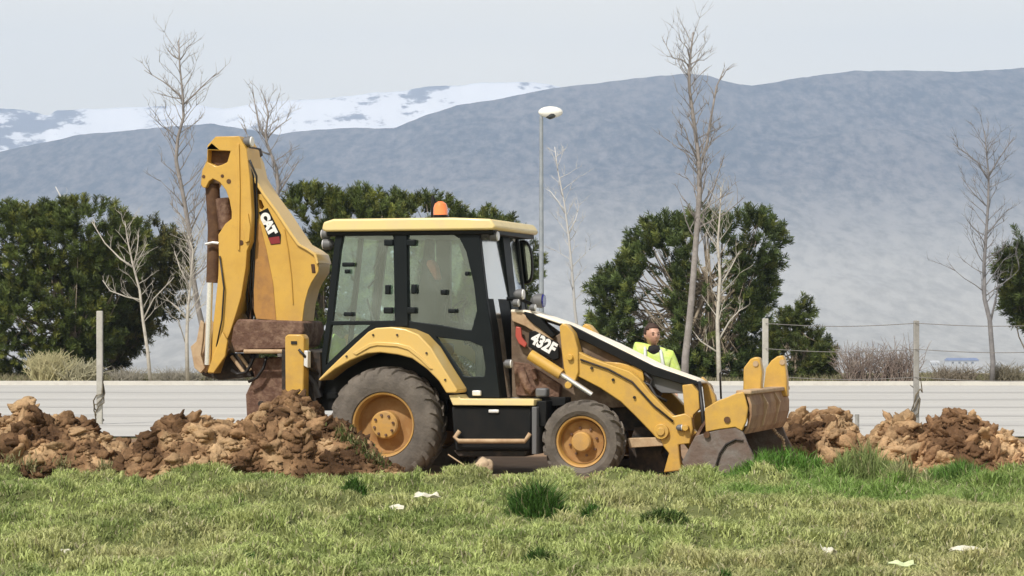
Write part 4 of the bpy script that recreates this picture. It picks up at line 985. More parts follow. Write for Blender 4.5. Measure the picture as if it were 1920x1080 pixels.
# low spread of loose soil under the machine
tanrock = mat('tan_rock', (0.50, 0.38, 0.25), .9, col2=(0.38, 0.28, 0.19), scale=7, bump=.6)
r0 = W(908, 864, 29.6); rk = blob('rock', (0, 0, 0), (.10, .09, .10), tanrock, 5, .2, 3, fr=1.6); rk.location = (r0.x, 29.6, .10); rk.rotation_euler = (.2, .3, .4)
tag(rk, 'tan block of rubble on the ground between the wheels', 'rock')
p = W(1, 1, 1)
mb = MB(); mb.tube([W(840, 852, 29.3), W(870, 872, 29.25), W(885, 884, 29.2)], [.008, .008, .006], 6); s_ = mb.build('wire', M['tan'])
tag(s_, 'thin pale bent wire sticking out near the rear wheel', 'wire')
q = W(508, 795, 29.0)
lf = blob('plastic_scrap', (0, 0, 0), (.05, .02, .10), mat('pale_lime_plastic', (.62, .66, .30), .5), 4, .35, 3); lf.location = (q.x, 28.95, q.z); lf.rotation_euler = (0, -.6, 0)
tag(lf, 'small pale lime scrap caught on the soil beside the stabiliser', 'litter')

# ------------------------------------------------------------------ grass
def blades(x, y, z, h, w, col, lean, rng, width_dir=None):
    n_ = len(x)
    az = rng.uniform(0, 2 * np.pi, n_); wd = rng.uniform(0, 2 * np.pi, n_)
    lx = np.cos(az) * lean * h; ly = np.sin(az) * lean * h
    wx = np.cos(wd) * w * .5; wy = np.sin(wd) * w * .5
    z = z - .008
    b0 = np.stack([x - wx, y - wy, z], -1); b1 = np.stack([x + wx, y + wy, z], -1)
    m0 = np.stack([x - wx * .75 + lx * .35, y - wy * .75 + ly * .35, z + h * .6], -1); m1 = np.stack([x + wx * .75 + lx * .35, y + wy * .75 + ly * .35, z + h * .6], -1)
    t = np.stack([x + lx, y + ly, z + h * (1 - .25 * lean)], -1)
    Vv = np.stack([b0, b1, m1, m0, t], 1).reshape(-1, 3)
    base = np.arange(n_) * 5
    q = np.stack([base, base + 1, base + 2, base + 3, base + 3, base + 2, base + 4], -1).reshape(-1)
    tot = np.tile([4, 3], n_)
    c = np.repeat(np.concatenate([col, np.ones((n_, 1))], -1), 5, 0)
    return Vv, tot, q, c
gmat = tint_mat('grass_blades', .55, trans=.3, spec=.25)
rng = np.random.default_rng(5)
N = 480000
yy_ = 14.5 + (29.3 - 14.5) * rng.random(N) ** 1.0
hw_ = yy_ * 960 / F + 1.0
xx_ = rng.uniform(-1, 1, N) * hw_
e_ = 28.85 + 0.35 * (fbm(xx_ * 0.9, xx_ * 0 + 3, 31, 3) - 0.5) * 2
keep = (yy_ < e_ + rng.normal(0, .12, N))
cl = fbm(xx_ * 3.6, yy_ * 2.6, 11, 3)
keep &= rng.random(N) < (.65 + .9 * cl)
xx_, yy_, cl = xx_[keep], yy_[keep], cl[keep]; n_ = len(xx_)
pxs = 960 + xx_ / yy_ * F; pys = HY + CH / yy_ * F
patch = fbm(xx_ * .7, yy_ * .5, 41, 4); fine = fbm(xx_ * 2.6, yy_ * 1.7, 61, 3); micro = fbm(xx_ * 9, yy_ * 7, 71, 2)
lush = smooth(1290, 1400, pxs) * smooth(23.4, 25.2, yy_) * (1 - .35 * smooth(1650, 1800, pxs)) * smooth(.30, .48, fbm(xx_ * 1.2, yy_ * .9, 81, 3) + .08)
dry = np.clip(smooth(.54, .68, patch) * .45 + smooth(1150, 1800, pxs) * smooth(24.5, 21, yy_) * .42, 0, 1) * (1 - lush)
dry = np.clip(dry + smooth(.58, .70, fine) * .25, 0, 1) * (1 - lush)
h = (.028 + .05 * fine * (1 + .6 * (cl > .5))) * rng.uniform(.5, 1.4, n_) + lush * .085 * rng.uniform(.5, 1.3, n_)
green = np.array([.52, .60, .22]); dark = np.array([.16, .23, .06]); dryc = np.array([.52, .46, .25]); lushc = np.array([.20, .33, .075])
c = green * (1 - micro[:, None] * .35) 
tussock_shade = smooth(.52, .62, fbm(xx_ * 2.3, yy_ * 1.6, 91, 4))[:, None] * .62  # dark patches put tussock shadows into the blade colour
c = c * (1 - tussock_shade) + dark * tussock_shade
c = c * (1 - dry[:, None] * .75) + dryc * dry[:, None] * .75
lush = np.clip(lush * .85, 0, 1); c = c * (1 - lush[:, None]) + lushc * lush[:, None]
st_ = (rng.random(n_) < .07)[:, None]; c = np.where(st_, np.array([.48, .44, .28]), c)
c = c * rng.uniform(.72, 1.28, (n_, 1))
z_ = ground_h(xx_, yy_)
Vv, tot, q, cc = blades(xx_, yy_, z_, h, .011 + .004 * rng.random(n_), c, rng.uniform(.2, 1.2, n_), rng)
o = np_mesh('grass', Vv, tot, q, gmat, cc); tag(o, 'short uneven green and straw coloured grass in the foreground', 'grass', kind='stuff')

def tuft(px, py, rpx, hpx, label, colr, seed, n_=900, name='grass_tuft', cat='grass tuft', group='darker grass tufts', lean=.7, w=.012):
    rng = np.random.default_rng(seed)
    Y = (CH - .04) * F / (py - HY); x0 = (px - 960) / F * Y; R = rpx / F * Y; H = hpx / F * Y
    r = R * np.sqrt(rng.random(n_)) ; a = rng.uniform(0, 2 * np.pi, n_)
    x = x0 + r * np.cos(a); y = Y + r * np.sin(a) * .7
    H = H * 1.3 + .035; hh = H * (1 - .65 * (r / R) ** 1.5) * rng.uniform(.5, 1.1, n_)
    z = ground_h(x, y)
    c = np.array(colr) * rng.uniform(.5, 1.7, (n_, 1))
    s = rng.random(n_) < .05; c[s] = (.35, .33, .18)
    Vv, tot, q, cc = blades(x, y, z, hh, w * rng.uniform(.7, 1.3, n_), c, rng.uniform(.1, lean, n_), rng)
    o_ = np_mesh(name, Vv, tot, q, gmat, cc); tag(o_, label, cat, group); return o_
DG = (.060, .130, .025)
tuft(1012, 975, 62, 62, 'largest dark green tuft in the middle of the grass below the front wheel', DG, 1, 2600)
tuft(1078, 972, 45, 26, 'low dark tuft trailing just right of the largest tuft', DG, 2, 1000)
tuft(668, 936, 26, 26, 'dark tuft below the rear wheel, left one of a touching pair', DG, 3, 700)
tuft(712, 938, 34, 22, 'dark tuft below the rear wheel, right one of a touching pair', DG, 4, 800)
tuft(520, 1056, 62, 32, 'wide dark tuft near the bottom edge left of centre', DG, 5, 1800)
tuft(305, 950, 30, 16, 'small olive tuft on the left lawn below the soil heap', (.09, .12, .04), 6, 500)
tuft(50, 1062, 40, 26, 'tuft in the bottom left corner', (.08, .13, .03), 7, 700)
tuft(1245, 982, 48, 22, 'loose weed tuft right of the largest tuft', (.07, .115, .03), 8, 600, lean=1.2)
tuft(1325, 1078, 45, 36, 'dark tuft cut by the bottom edge right of centre', DG, 9, 1000)
tuft(1630, 1062, 90, 26, 'broad mid green tuft beside the white scrap at bottom right', (.085, .15, .03), 10, 1800)
tuft(1010, 1078, 40, 28, 'dark tuft cut by the bottom edge below the middle', (.06, .11, .025), 11, 700)
tuft(1620, 905, 60, 56, 'tall pale weed clump in front of the right soil heaps', (.20, .25, .09), 12, 1100, name='weed_clump', cat='weeds', lean=.5, group='weed clumps by the soil')
tuft(1470, 898, 130, 34, 'bright green weed clump at the foot of the folded forks', (.10, .21, .035), 13, 2600, name='weed_clump', cat='weeds', group='weed clumps by the soil')
tuft(1800, 905, 110, 30, 'green weed strip below the rightmost soil heap', (.11, .21, .045), 14, 2000, name='weed_clump', cat='weeds', group='weed clumps by the soil')
tuft(1700, 912, 80, 42, 'feathery straw and green weeds between the two right soil heaps', (.24, .25, .11), 15, 900, name='weed_clump', cat='weeds', group='weed clumps by the soil', lean=.6)
# weeds growing on the heap by the rear wheel
rng = np.random.default_rng(77)
def weed_on(name, pts, Y, n_, hgt, colr, label, seed):
    rng = np.random.default_rng(seed); k = rng.integers(0, len(pts), n_)
    P = np.array(pts, float)[k] + rng.normal(0, 9, (n_, 2))
    x = (P[:, 0] - 960) / F * Y; z = CH + (HY - P[:, 1]) / F * Y - .02; y = np.full(n_, Y) + rng.normal(0, .05, n_)
    c = np.array(colr) * rng.uniform(.6, 1.5, (n_, 1)); c[rng.random(n_) < .3] = (.34, .29, .15)
    Vv, tot, q, cc = blades(x, y, z, hgt * rng.uniform(.5, 1.2, n_), np.full(n_, .014), c, rng.uniform(.3, 1.3, n_), rng)
    o_ = np_mesh(name, Vv, tot, q, gmat, cc); tag(o_, label, 'weeds', kind='stuff'); return o_
weed_on('weed', [(642, 812), (655, 826), (665, 838), (680, 850), (695, 858), (712, 868)], 28.72, 520, .07, (.09, .12, .035), 'green weeds hanging on the heap in front of the rear wheel', 1)
weed_on('weed', [(60, 872), (120, 876), (200, 880), (20, 868)], 28.75, 420, .08, (.20, .20, .09), 'straw weeds at the foot of the far left soil ridge', 2)

# litter on the grass
wp = mat('white_paper', (.62, .60, .50), .6, col2=(.48, .44, .32), scale=8)
def litter(px, py, wpx, hpx, label, rz=0.0, name='paper_scrap', m=wp, seed=1):
    wpx *= .9; hpx *= .65
    Y = (CH - .06) * F / (py - HY); x0 = (px - 960) / F * Y; k = Y / F
    bm = bmesh.new(); bmesh.ops.create_grid(bm, x_segments=10, y_segments=8, size=.5)
    for v in bm.verts:
        nn_ = noise.noise(Vector((v.co.x * 3 + seed * 7, v.co.y * 3, seed)))
        v.co = Vector((v.co.x * wpx * k * (1 + .3 * noise.noise(Vector((v.co.y * 4, seed, 0)))), v.co.y * hpx * k * 2.2, nn_ * hpx * k * 1.3 + hpx * k * .4 + v.co.y * hpx * k))
    me = bpy.data.meshes.new(name); bm.to_mesh(me); bm.free(); me.materials.append(m)
    o_ = bpy.data.objects.new(name, me); COL.objects.link(o_); o_.location = (x0, Y, float(ground_h(np.array([x0, x0 - .1, x0 + .1, x0, x0]), np.array([Y, Y, Y, Y - .15, Y - .3])).max()) + .05); o_.rotation_euler = (0, 0, rz)
    s = o_.modifiers.new('t', 'SOLIDIFY'); s.thickness = .003
    tag(o_, label, 'litter', 'scraps on the grass'); return o_
litter(118, 1016, 28, 9, 'white scrap on the grass at lower left', .2, seed=1)
litter(1554, 1028, 26, 15, 'bright white crumpled scrap on the dry grass at lower right', .5, seed=2)
litter(800, 946, 50, 9, 'long pale scrap on the grass below the rear wheel', .2, seed=3)
litter(742, 966, 34, 6, 'thin straw coloured scrap left of the long pale scrap', -.1, seed=4)
litter(1815, 1006, 70, 10, 'wide pale flattened sheet on the grass near the right edge', -.1, seed=5)
litter(1690, 1076, 55, 9, 'pale lime scrap cut by the bottom edge', .1, seed=6, m=mat('pale_green_sheet', (.55, .62, .36), .6))

# ------------------------------------------------------------------ fence posts
pm = mat('weathered_concrete', (0.42, 0.41, 0.37), .9, col2=(0.32, 0.31, 0.28), scale=6, bump=.3)
pm2 = mat('grey_concrete', (0.24, 0.235, 0.22), .9, col2=(0.32, 0.31, 0.29), scale=6, bump=.3)
vine = mat('dead_vine', (0.10, 0.085, 0.06), .9, col2=(0.17, 0.14, 0.09), scale=9)
def post(px, top, base, wpx, label, m, vines=True):
    Y = CH * F / (base - HY); x = (px - 960) / F * Y; zt = CH + (HY - top) / F * Y; w = wpx / F * Y
    root = empty('fence_post', (x, Y, 0)); tag(root, label, 'fence post', 'concrete fence posts')
    p_ = MB().box(-w / 2, w / 2, -w / 2, w / 2, -.2, zt).build('shaft', m, root, bevel=.012)
    if vines:
        mb = MB()
        for k in range(3):
            pts = [(random.uniform(-.05, .05), -.07, 0)]
            for j in range(1, 9):
                z = j * random.uniform(.06, .09) * 1.4; t = j * .9 + k
                pts.append((math.cos(t) * (w / 2 + .03) + random.uniform(-.03, .03), math.sin(t) * (w / 2 + .03), z))
            mb.tube(pts, [.012] * 8 + [.004], 5)
        mb.build('dead_vine', vine, root)
    return root
post(187, 583, 798, 11, 'pale concrete post in front of the left pine', pm)
post(1435, 597, 800, 11, 'pale concrete post just behind the folded forks', pm)
post(1718, 601, 806, 10, 'grey concrete post at right between the two soil heaps', pm2)
wm = mat('rusty_wire', (.16, .15, .14), .6)
def wires(a, b, label):
    mb = MB()
    for hz_w in (1.72, 1.3, .85):
        pts = []
        for i in range(13):
            t = i / 12; p = Vector(a).lerp(Vector(b), t); pts.append((p.x, p.y - .06, hz_w - .05 * math.sin(math.pi * t)))
        mb.tube(pts, .006, 5)
    o_ = mb.build('fence_wire', wm); tag(o_, label, 'fence wire', 'wire strands between the posts', 'stuff'); return o_
def pxy(px, base): Y = CH * F / (base - HY); return ((px - 960) / F * Y, Y, 0)
wires(pxy(1435, 800), pxy(1718, 806), 'slack wire strands between the two right concrete posts')
wires(pxy(1718, 806), pxy(2020, 812), 'slack wire strands from the right post out of the frame')
Yp = CH * F / (806 - HY); xp = (1607 - 960) / F * Yp
o = MB().tube([(xp, Yp, -.1), (xp, Yp, .25)], .035, 8).build('stake', pm2); tag(o, 'short grey stake in the gap between the right soil heaps', 'stake')

# ------------------------------------------------------------------ street lamp
Yl = 78.5; lp = W(1015, 622, Yl)
lamp = empty('street_lamp', (lp.x, Yl, 0)); tag(lamp, 'tall slim grey street lamp with a white dome head behind the cab', 'street lamp')
zt = W(1015, 218, Yl).z
pg = mat('galvanised_pole', (.26, .29, .32), .5, metal=.3, col2=(.33, .36, .38), scale=3)
MB().tube([(0, 0, 0), (0, 0, zt * .5), (0, 0, zt)], [.085, .068, .055], 14).build('pole', pg, lamp, smooth_=True)
MB().tube([(0, 0, 0), (0, 0, .35)], [.14, .13], 14).build('pole_base', pg, lamp)
hx0 = -.08; k = Yl / F
lh = blob('lamp_head', (.27, 0, zt + .12), (.36, .2, .17), mat('cream_lamp_shell', (.85, .84, .78), .4), 1, 0.0, 3, lamp)
MB().tube([(.30, 0, zt + .06), (.30, 0, zt - .02), (.32, 0, zt - .07)], [.19, .17, .07], 16).build('lamp_glass', mat('dark_lamp_bowl', (.05, .055, .06), .3), lamp, smooth_=True)

# ------------------------------------------------------------------ pines
pine_m = tint_mat('pine_needles', .6, trans=.12, spec=.3)
bark_m = mat('pine_bark', (.22, .18, .13), .95, col2=(.36, .30, .22), scale=8, bump=.5)
def pine(px, lobes, Y, trunk, label, seed, n_shoot=900, colr=(.050, .085, .022), hollow=None, branches=10, group='pines beyond the road', blen=.34):
    rng = np.random.default_rng(seed); k = Y / F
    root = empty('pine_tree', ((px - 960) * k, Y, 0)); tag(root, label, 'pine tree', group)
    x0 = (px - 960) * k
    Ls = [((p[0] - 960) * k - x0, CH + (HY - p[1]) * k, p[2] * k, p[3] * k) for p in lobes]
    vol = np.array([l_[2] ** 2 * l_[3] for l_ in Ls]); pr_ = vol ** (2 / 3); pr_ = pr_ / pr_.sum()
    P = []; D = []; Sh = []
    tries = 0
    while len(P) < n_shoot and tries < n_shoot * 30:
        tries += 1
        i = rng.choice(len(Ls), p=pr_); lx, lz, rx, rz = Ls[i]
        u = rng.normal(size=3); u /= np.linalg.norm(u)
        r = rng.random() ** (.28 if rng.random() < .72 else .75)
        p = np.array([lx + u[0] * rx * r, u[1] * rx * .85 * r, lz + u[2] * rz * r])
        if u[1] > .55: continue
        inside = False
        for j, (ax, az, ar, ah) in enumerate(Ls):
            if j != i and ((p[0] - ax) / ar) ** 2 + (p[1] / (ar * .85)) ** 2 + ((p[2] - az) / ah) ** 2 < .62: inside = True
        if inside and rng.random() < .85: continue
        nn_ = noise.noise(Vector((p[0] * 1.1 + seed, p[1] * 1.1, p[2] * 1.3)))
        if nn_ < -.06 and rng.random() < .85: continue
        if p[2] < .15: continue
        if hollow and hollow(p[0] / k + px, HY - (p[2] - CH) / k, p[1]) and rng.random() < .93: continue
        d = u * .8 + np.array([0, 0, .55]) + rng.normal(0, .22, 3); d /= np.linalg.norm(d)
        P.append(p); D.append(d); Sh.append(r)
    P = np.array(P); D = np.array(D); n_ = len(P); K = 64
    Ln = blen * rng.uniform(.7, 1.35, n_)
    a = np.cross(D, np.array([.3, .5, .2])); a /= np.linalg.norm(a, axis=1)[:, None]; b = np.cross(D, a)
    t = rng.random((n_, K)); ph = rng.uniform(0, 2 * np.pi, (n_, K))
    axis = P[:, None] + D[:, None] * (t * Ln[:, None])[..., None]
    radial = a[:, None] * np.cos(ph)[..., None] + b[:, None] * np.sin(ph)[..., None]
    nd = D[:, None] * .75 + radial * .8; nd /= np.linalg.norm(nd, axis=2)[..., None]
    nl = (.13 + .05 * rng.random((n_, K))) * (blen / .34)
    side = np.cross(nd, rng.normal(size=(n_, K, 3))); side /= np.linalg.norm(side, axis=2)[..., None]
    w = .020 * (blen / .34)
    base = axis; tip = axis + nd * nl[..., None]
    Vv = np.stack([base - side * w * .5, base + side * w * .5, tip + side * w * .35, tip - side * w * .35], 2).reshape(-1, 3)
    m_ = n_ * K
    c = np.array(colr) * np.array([1.55, 1.3, 1.25]) * rng.uniform(.45, 1.5, (n_, 1)); yv = rng.random((n_, 1)) < .25; c = np.where(yv, c * np.array([1.8, 1.5, 1.25]), c)  # some shoots brightened and yellowed as painted highlights
    c = np.repeat(c, K, 0) * rng.uniform(.75, 1.25, (m_, 1)); c = np.repeat(np.concatenate([c, np.ones((m_, 1))], -1), 4, 0)
    np_mesh('crown', Vv, np.full(m_, 4), np.arange(m_ * 4), pine_m, c, root)
    # trunk and limbs
    tb = trunk
    pts = [((q[0] - 960) * k - x0, 0, CH + (HY - q[1]) * k) for q in tb]
    mb = MB(); r0_ = .17
    mb.tube([(pts[0][0], 0, -.1)] + pts, [r0_ * 1.15] + [r0_ * (1 - .6 * i / max(1, len(pts) - 1)) for i in range(len(pts))], 10)
    ti = np.array(pts)
    sel = rng.choice(n_, min(n_, branches * 7), replace=False)
    for j, s_ in enumerate(sel):
        tip = P[s_]; f = rng.uniform(.0, .9); q0 = np.array([np.interp(f, np.linspace(0, 1, len(ti)), ti[:, d_]) for d_ in range(3)])
        mid = q0 * .5 + tip * .5 + np.array([0, 0, -.18]) * np.linalg.norm(tip - q0) * .5 + rng.normal(0, .08, 3)
        big = j < branches
        q1 = q0 * .72 + mid * .28 + rng.normal(0, .04, 3)
        mb.tube([tuple(q0), tuple(q1), tuple(mid), tuple(tip)], [.065, .055, .04, .014] if big else [.03, .026, .02, .008], 6)
    mb.build('trunk', bark_m, root, smooth_='all')
    return root
pine(90, [(50, 480, 105, 95), (150, 455, 105, 72), (25, 610, 120, 105), (120, 590, 110, 110), (215, 470, 62, 58), (90, 680, 90, 50), (-70, 500, 100, 110)], 84.0, [(150, 722), (140, 640), (110, 540), (90, 470)], 'large dense dark green pine filling the left edge', 11, 2900, colr=(.055, .088, .022))
pine(262, [(275, 500, 75, 82), (225, 590, 70, 72), (190, 650, 55, 50), (300, 560, 48, 60), (205, 530, 60, 70)], 86.5, [(205, 722), (225, 640), (245, 560), (260, 480)], 'looser brownish green pine at left beside the digging arm', 12, 1400, colr=(.065, .085, .03), branches=14)
pine(600, [(585, 450, 85, 92), (680, 448, 95, 84), (540, 540, 60, 100), (640, 580, 120, 120), (560, 660, 80, 55)], 83.0, [(600, 722), (600, 600), (610, 480)], 'dark green pine seen between the digging arm and the cab', 13, 2000, colr=(.055, .088, .022))
pine(860, [(800, 470, 105, 92), (900, 490, 92, 90), (955, 500, 52, 68), (850, 590, 130, 120), (750, 455, 80, 82)], 84.0, [(860, 722), (860, 600), (850, 480)], 'dark green pine showing above and behind the cab roof', 14, 2000, colr=(.052, .083, .022))
hol = lambda x, y, d: (1190 < x < 1400 and 445 < y < 662 and ((x - 1300) / 115) ** 2 + ((y - 580) / 125) ** 2 < 1 and d < .9 and ((int(x / 23) * 7 + int(y / 19) * 5) % 5 > 0))
pine(1310, [(1195, 560, 78, 82), (1255, 490, 78, 76), (1330, 480, 78, 74), (1408, 468, 60, 62), (1400, 580, 50, 110), (1300, 600, 120, 95), (1165, 620, 52, 55), (1330, 690, 100, 36), (1260, 690, 60, 38), (1385, 695, 62, 34)], 82.0, [(1340, 722), (1340, 665), (1330, 560), (1320, 500)], 'rounded open pine with bare tan limbs showing, behind the front bucket', 15, 1500, colr=(.050, .085, .026), hollow=hol, branches=40, blen=.36)
pine(1500, [(1500, 680, 55, 50), (1462, 680, 40, 55), (1535, 680, 26, 48), (1478, 625, 24, 32), (1498, 590, 18, 20)], 81.0, [(1495, 726), (1490, 660), (1492, 600)], 'low young pine with a crooked leading shoot right of the folded forks', 16, 620, colr=(.050, .078, .022), blen=.28)
pine(1940, [(1945, 505, 66, 78), (1950, 560, 60, 56)], 80.0, [(1950, 722), (1945, 600), (1940, 520)], 'dark pine cut off by the right edge', 17, 700, colr=(.038, .062, .018))

# ------------------------------------------------------------------ bare trees
bt_dark = mat('grey_bark', (.21, .19, .175), .95, col2=(.29, .265, .25), scale=5, bump=.4)
bt_pale = mat('pale_bark', (.46, .43, .37), .95, col2=(.34, .31, .27), scale=5, bump=.4)
bt_grey = mat('cool_grey_bark', (.16, .155, .16), .95, col2=(.23, .22, .22), scale=5)  # bark in two close greys
def bare(name, path, Y, r0_, limbs, label, m, seed, twig=5, spread=.9, mt=None, group='leafless trees beyond the road'):
    rnd = random.Random(seed); k = Y / F
    base = path[0]; x0 = (base[0] - 960) * k
    root = empty(name, (x0, Y, 0)); tag(root, label, 'bare tree', group)
    L_ = lambda q: Vector(((q[0] - 960) * k - x0, 0, CH + (HY - q[1]) * k))
    pts = [L_(q) for q in path]; pts[0].z = -.1
    n_ = len(pts)
    mb = MB(); mb.tube(pts, [r0_ * (1 - .82 * i / (n_ - 1)) for i in range(n_)], 9)
    tw = MB()
    def grow(p, d, ln, r, lvl):
        q = [p]; cur = p.copy(); dd = d.copy(); S = 4
        for i in range(S):
            dd = (dd + Vector((rnd.gauss(0, .16), rnd.gauss(0, .16), rnd.gauss(.05, .12)))).normalized()
            cur = cur + dd * ln / S; q.append(cur.copy())
        tw.tube(q, [r, r * .8, r * .6, r * .42, r * .25], 5)
        if lvl > 0:
            for i in range(rnd.randint(2, 4)):
                j = rnd.randint(1, S); a_ = rnd.uniform(.4, .9) * rnd.choice((-1, 1))
                nd = (dd + Vector((a_, rnd.uniform(-.5, .5), rnd.uniform(.0, .5)))).normalized()
                grow(q[j], nd, ln * rnd.uniform(.35, .6), r * .55, lvl - 1)
    for lm in limbs:
        lp_ = [L_(q) for q in lm[0]]
        for i, p in enumerate(lp_):
            p.y = lm[1] * (i / max(1, len(lp_) - 1)) if len(lm) > 1 else rnd.uniform(-.4, .4) * i / len(lp_)
        rr = (lm[2] if len(lm) > 2 else .35) * r0_
        tw.tube(lp_, [rr * (1 - .7 * i / (len(lp_) - 1)) for i in range(len(lp_))], 7)
        for i in range(1, len(lp_)):
            for _ in range(2):
                d = (lp_[i] - lp_[i - 1]).normalized()
                grow(lp_[i] * .6 + lp_[i - 1] * .4, (d + Vector((rnd.uniform(-.7, .7), rnd.uniform(-.5, .5), .3))).normalized(), rnd.uniform(.35, .75) * spread, rr * .4, 1)
    twig = int(twig * 3.0)
    for i in range(twig):
        f = .30 + .68 * (i + .5) / twig; j = min(int(f * (n_ - 1)), n_ - 2); g_ = f * (n_ - 1) - j
        p = pts[j].lerp(pts[j + 1], g_); s = -1 if i % 2 else 1
        grow(p, Vector((s * rnd.uniform(.3, .75), rnd.uniform(-.6, .6), rnd.uniform(.5, 1))).normalized(), rnd.uniform(.7, 1.35) * spread * (1.25 - f * .55), max(.012, r0_ * .3 * (1 - f * .7)), 2)
    mb.build('trunk', m, root, smooth_='all'); tw.build('branches', mt or m, root, smooth_='all')
    return root
bare('bare_tree', [(392, 722), (388, 650), (372, 580), (362, 520), (356, 440), (345, 375), (330, 300), (333, 260), (344, 220), (343, 180), (337, 125), (335, 75)], 80.0, .10,
     [([(345, 190), (330, 172), (305, 152), (268, 130)], .3, .3), ([(345, 195), (365, 178), (385, 160), (408, 140)], -.4, .3), ([(342, 185), (325, 182), (300, 175)], .5, .25), ([(338, 112), (325, 105), (312, 92)], .2, .28), ([(338, 112), (348, 100), (352, 88)], -.2, .22), ([(356, 435), (375, 400), (392, 370)], -.5, .3), ([(352, 420), (330, 395), (315, 380)], .5, .3), ([(362, 520), (385, 500), (400, 470)], .3, .3)],
     'tallest leafless tree on the left, rising above the snowy ridge', bt_dark, 1, 13, 1.0)
bare('bare_tree', [(530, 722), (520, 600), (518, 480), (514, 385), (522, 350), (518, 315), (500, 268), (498, 250), (503, 215), (497, 185)], 79.5, .085,
     [([(500, 262), (485, 235), (478, 200), (472, 170)], .3, .4), ([(502, 258), (520, 240), (548, 222)], -.3, .3), ([(515, 375), (535, 340), (555, 305)], .4, .4), ([(505, 290), (480, 280), (455, 235)], -.4, .35), ([(510, 380), (492, 340), (478, 310)], .4, .3)],
     'leafless tree rising just right of the digging arm top', bt_dark, 2, 10, .8)
bare('bare_tree', [(283, 722), (277, 660), (268, 600), (262, 545), (250, 500), (240, 455), (234, 415)], 78.5, .06,
     [([(248, 500), (225, 485), (195, 455), (170, 415)], .2, .55), ([(250, 500), (258, 470), (262, 440)], -.2, .4), ([(262, 562), (235, 556), (205, 545), (190, 525)], .2, .45), ([(268, 600), (290, 560), (330, 520)], -.4, .4), ([(250, 505), (262, 480), (275, 455)], .2, .3)],
     'pale slender sapling in front of the left pine', bt_pale, 3, 6, .6)
bare('bare_tree', [(352, 722), (350, 640), (352, 580), (358, 520), (362, 470), (352, 440)], 79.0, .065,
     [([(352, 600), (330, 575), (310, 560)], .2, .4), ([(356, 540), (335, 500), (325, 470)], .3, .4), ([(358, 520), (375, 500), (385, 480)], .3, .4), ([(352, 590), (372, 560), (385, 520)], .2, .45), ([(350, 650), (335, 600), (318, 590)], -.2, .3)],
     'pale crooked leafless tree close left of the digging arm', bt_pale, 4, 12, .7)
bare('bare_tree', [(1283, 722), (1285, 670), (1293, 600), (1300, 520), (1306, 440), (1312, 360), (1311, 320), (1308, 280), (1300, 220), (1293, 170), (1292, 130), (1295, 100), (1300, 60)], 78.0, .115,
     [([(1312, 308), (1325, 275), (1334, 220), (1345, 160), (1355, 140)], .4, .45), ([(1294, 125), (1280, 112), (1262, 108), (1242, 68)], .2, .2), ([(1295, 120), (1312, 112), (1322, 112)], .2, .16), ([(1293, 108), (1288, 90), (1270, 72)], -.2, .18), ([(1306, 400), (1340, 350), (1360, 290)], .5, .28), ([(1308, 300), (1290, 265), (1282, 240)], -.4, .25), ([(1304, 430), (1360, 400), (1395, 370)], -.4, .22), ([(1304, 440), (1330, 380), (1345, 340)], .5, .3)],
     'tallest leafless tree on the right, its top above the hill line', bt_dark, 5, 15, 1.0)
bare('bare_tree', [(1349, 722), (1347, 660), (1345, 600), (1350, 520), (1346, 450), (1350, 400), (1352, 350)], 77.8, .075,
     [([(1346, 640), (1370, 600), (1395, 575)], .3, .4), ([(1348, 540), (1372, 500), (1388, 470)], .3, .4), ([(1347, 470), (1330, 440), (1318, 415)], .3, .35), ([(1345, 660), (1315, 640), (1300, 620)], .3, .35)],
     'pale leafless stem right of the tallest right tree, in front of the round pine', bt_pale, 6, 8, .7)
bare('bare_tree', [(1860, 722), (1862, 680), (1856, 600), (1846, 560), (1845, 500), (1849, 440), (1853, 380), (1854, 330), (1850, 290), (1846, 245)], 79.0, .085,
     [([(1852, 335), (1835, 305), (1812, 285), (1790, 268)], .3, .35), ([(1854, 330), (1870, 300), (1898, 258)], -.3, .35), ([(1858, 600), (1868, 560), (1876, 530)], .2, .45), ([(1848, 385), (1825, 360), (1805, 330)], .3, .25), ([(1850, 440), (1880, 405), (1895, 390)], .3, .25)],
     'grey leafless tree near the right edge beside the cut-off pine', bt_grey, 7, 14, 1.0)
bare('bare_tree', [(1092, 722), (1085, 640), (1078, 580), (1072, 500), (1066, 440), (1058, 380), (1046, 320), (1040, 275)], 86.0, .06,
     [([(1060, 400), (1045, 375), (1030, 355)], .3, .4), ([(1066, 440), (1080, 410), (1085, 390)], .3, .4)],
     'faint pale slender tree just right of the street lamp', mat('very_pale_bark', (.55, .54, .52), .9), 8, 8, .7)
bare('bare_tree', [(150, 722), (150, 600), (142, 480), (128, 400), (112, 365), (104, 350)], 90.0, .06, [([(128, 400), (122, 380), (118, 372)], .1, .4)],
     'pale bare tip poking above the dense left pine', mat('white_birch_bark', (.62, .61, .58), .9), 9, 0, .5)
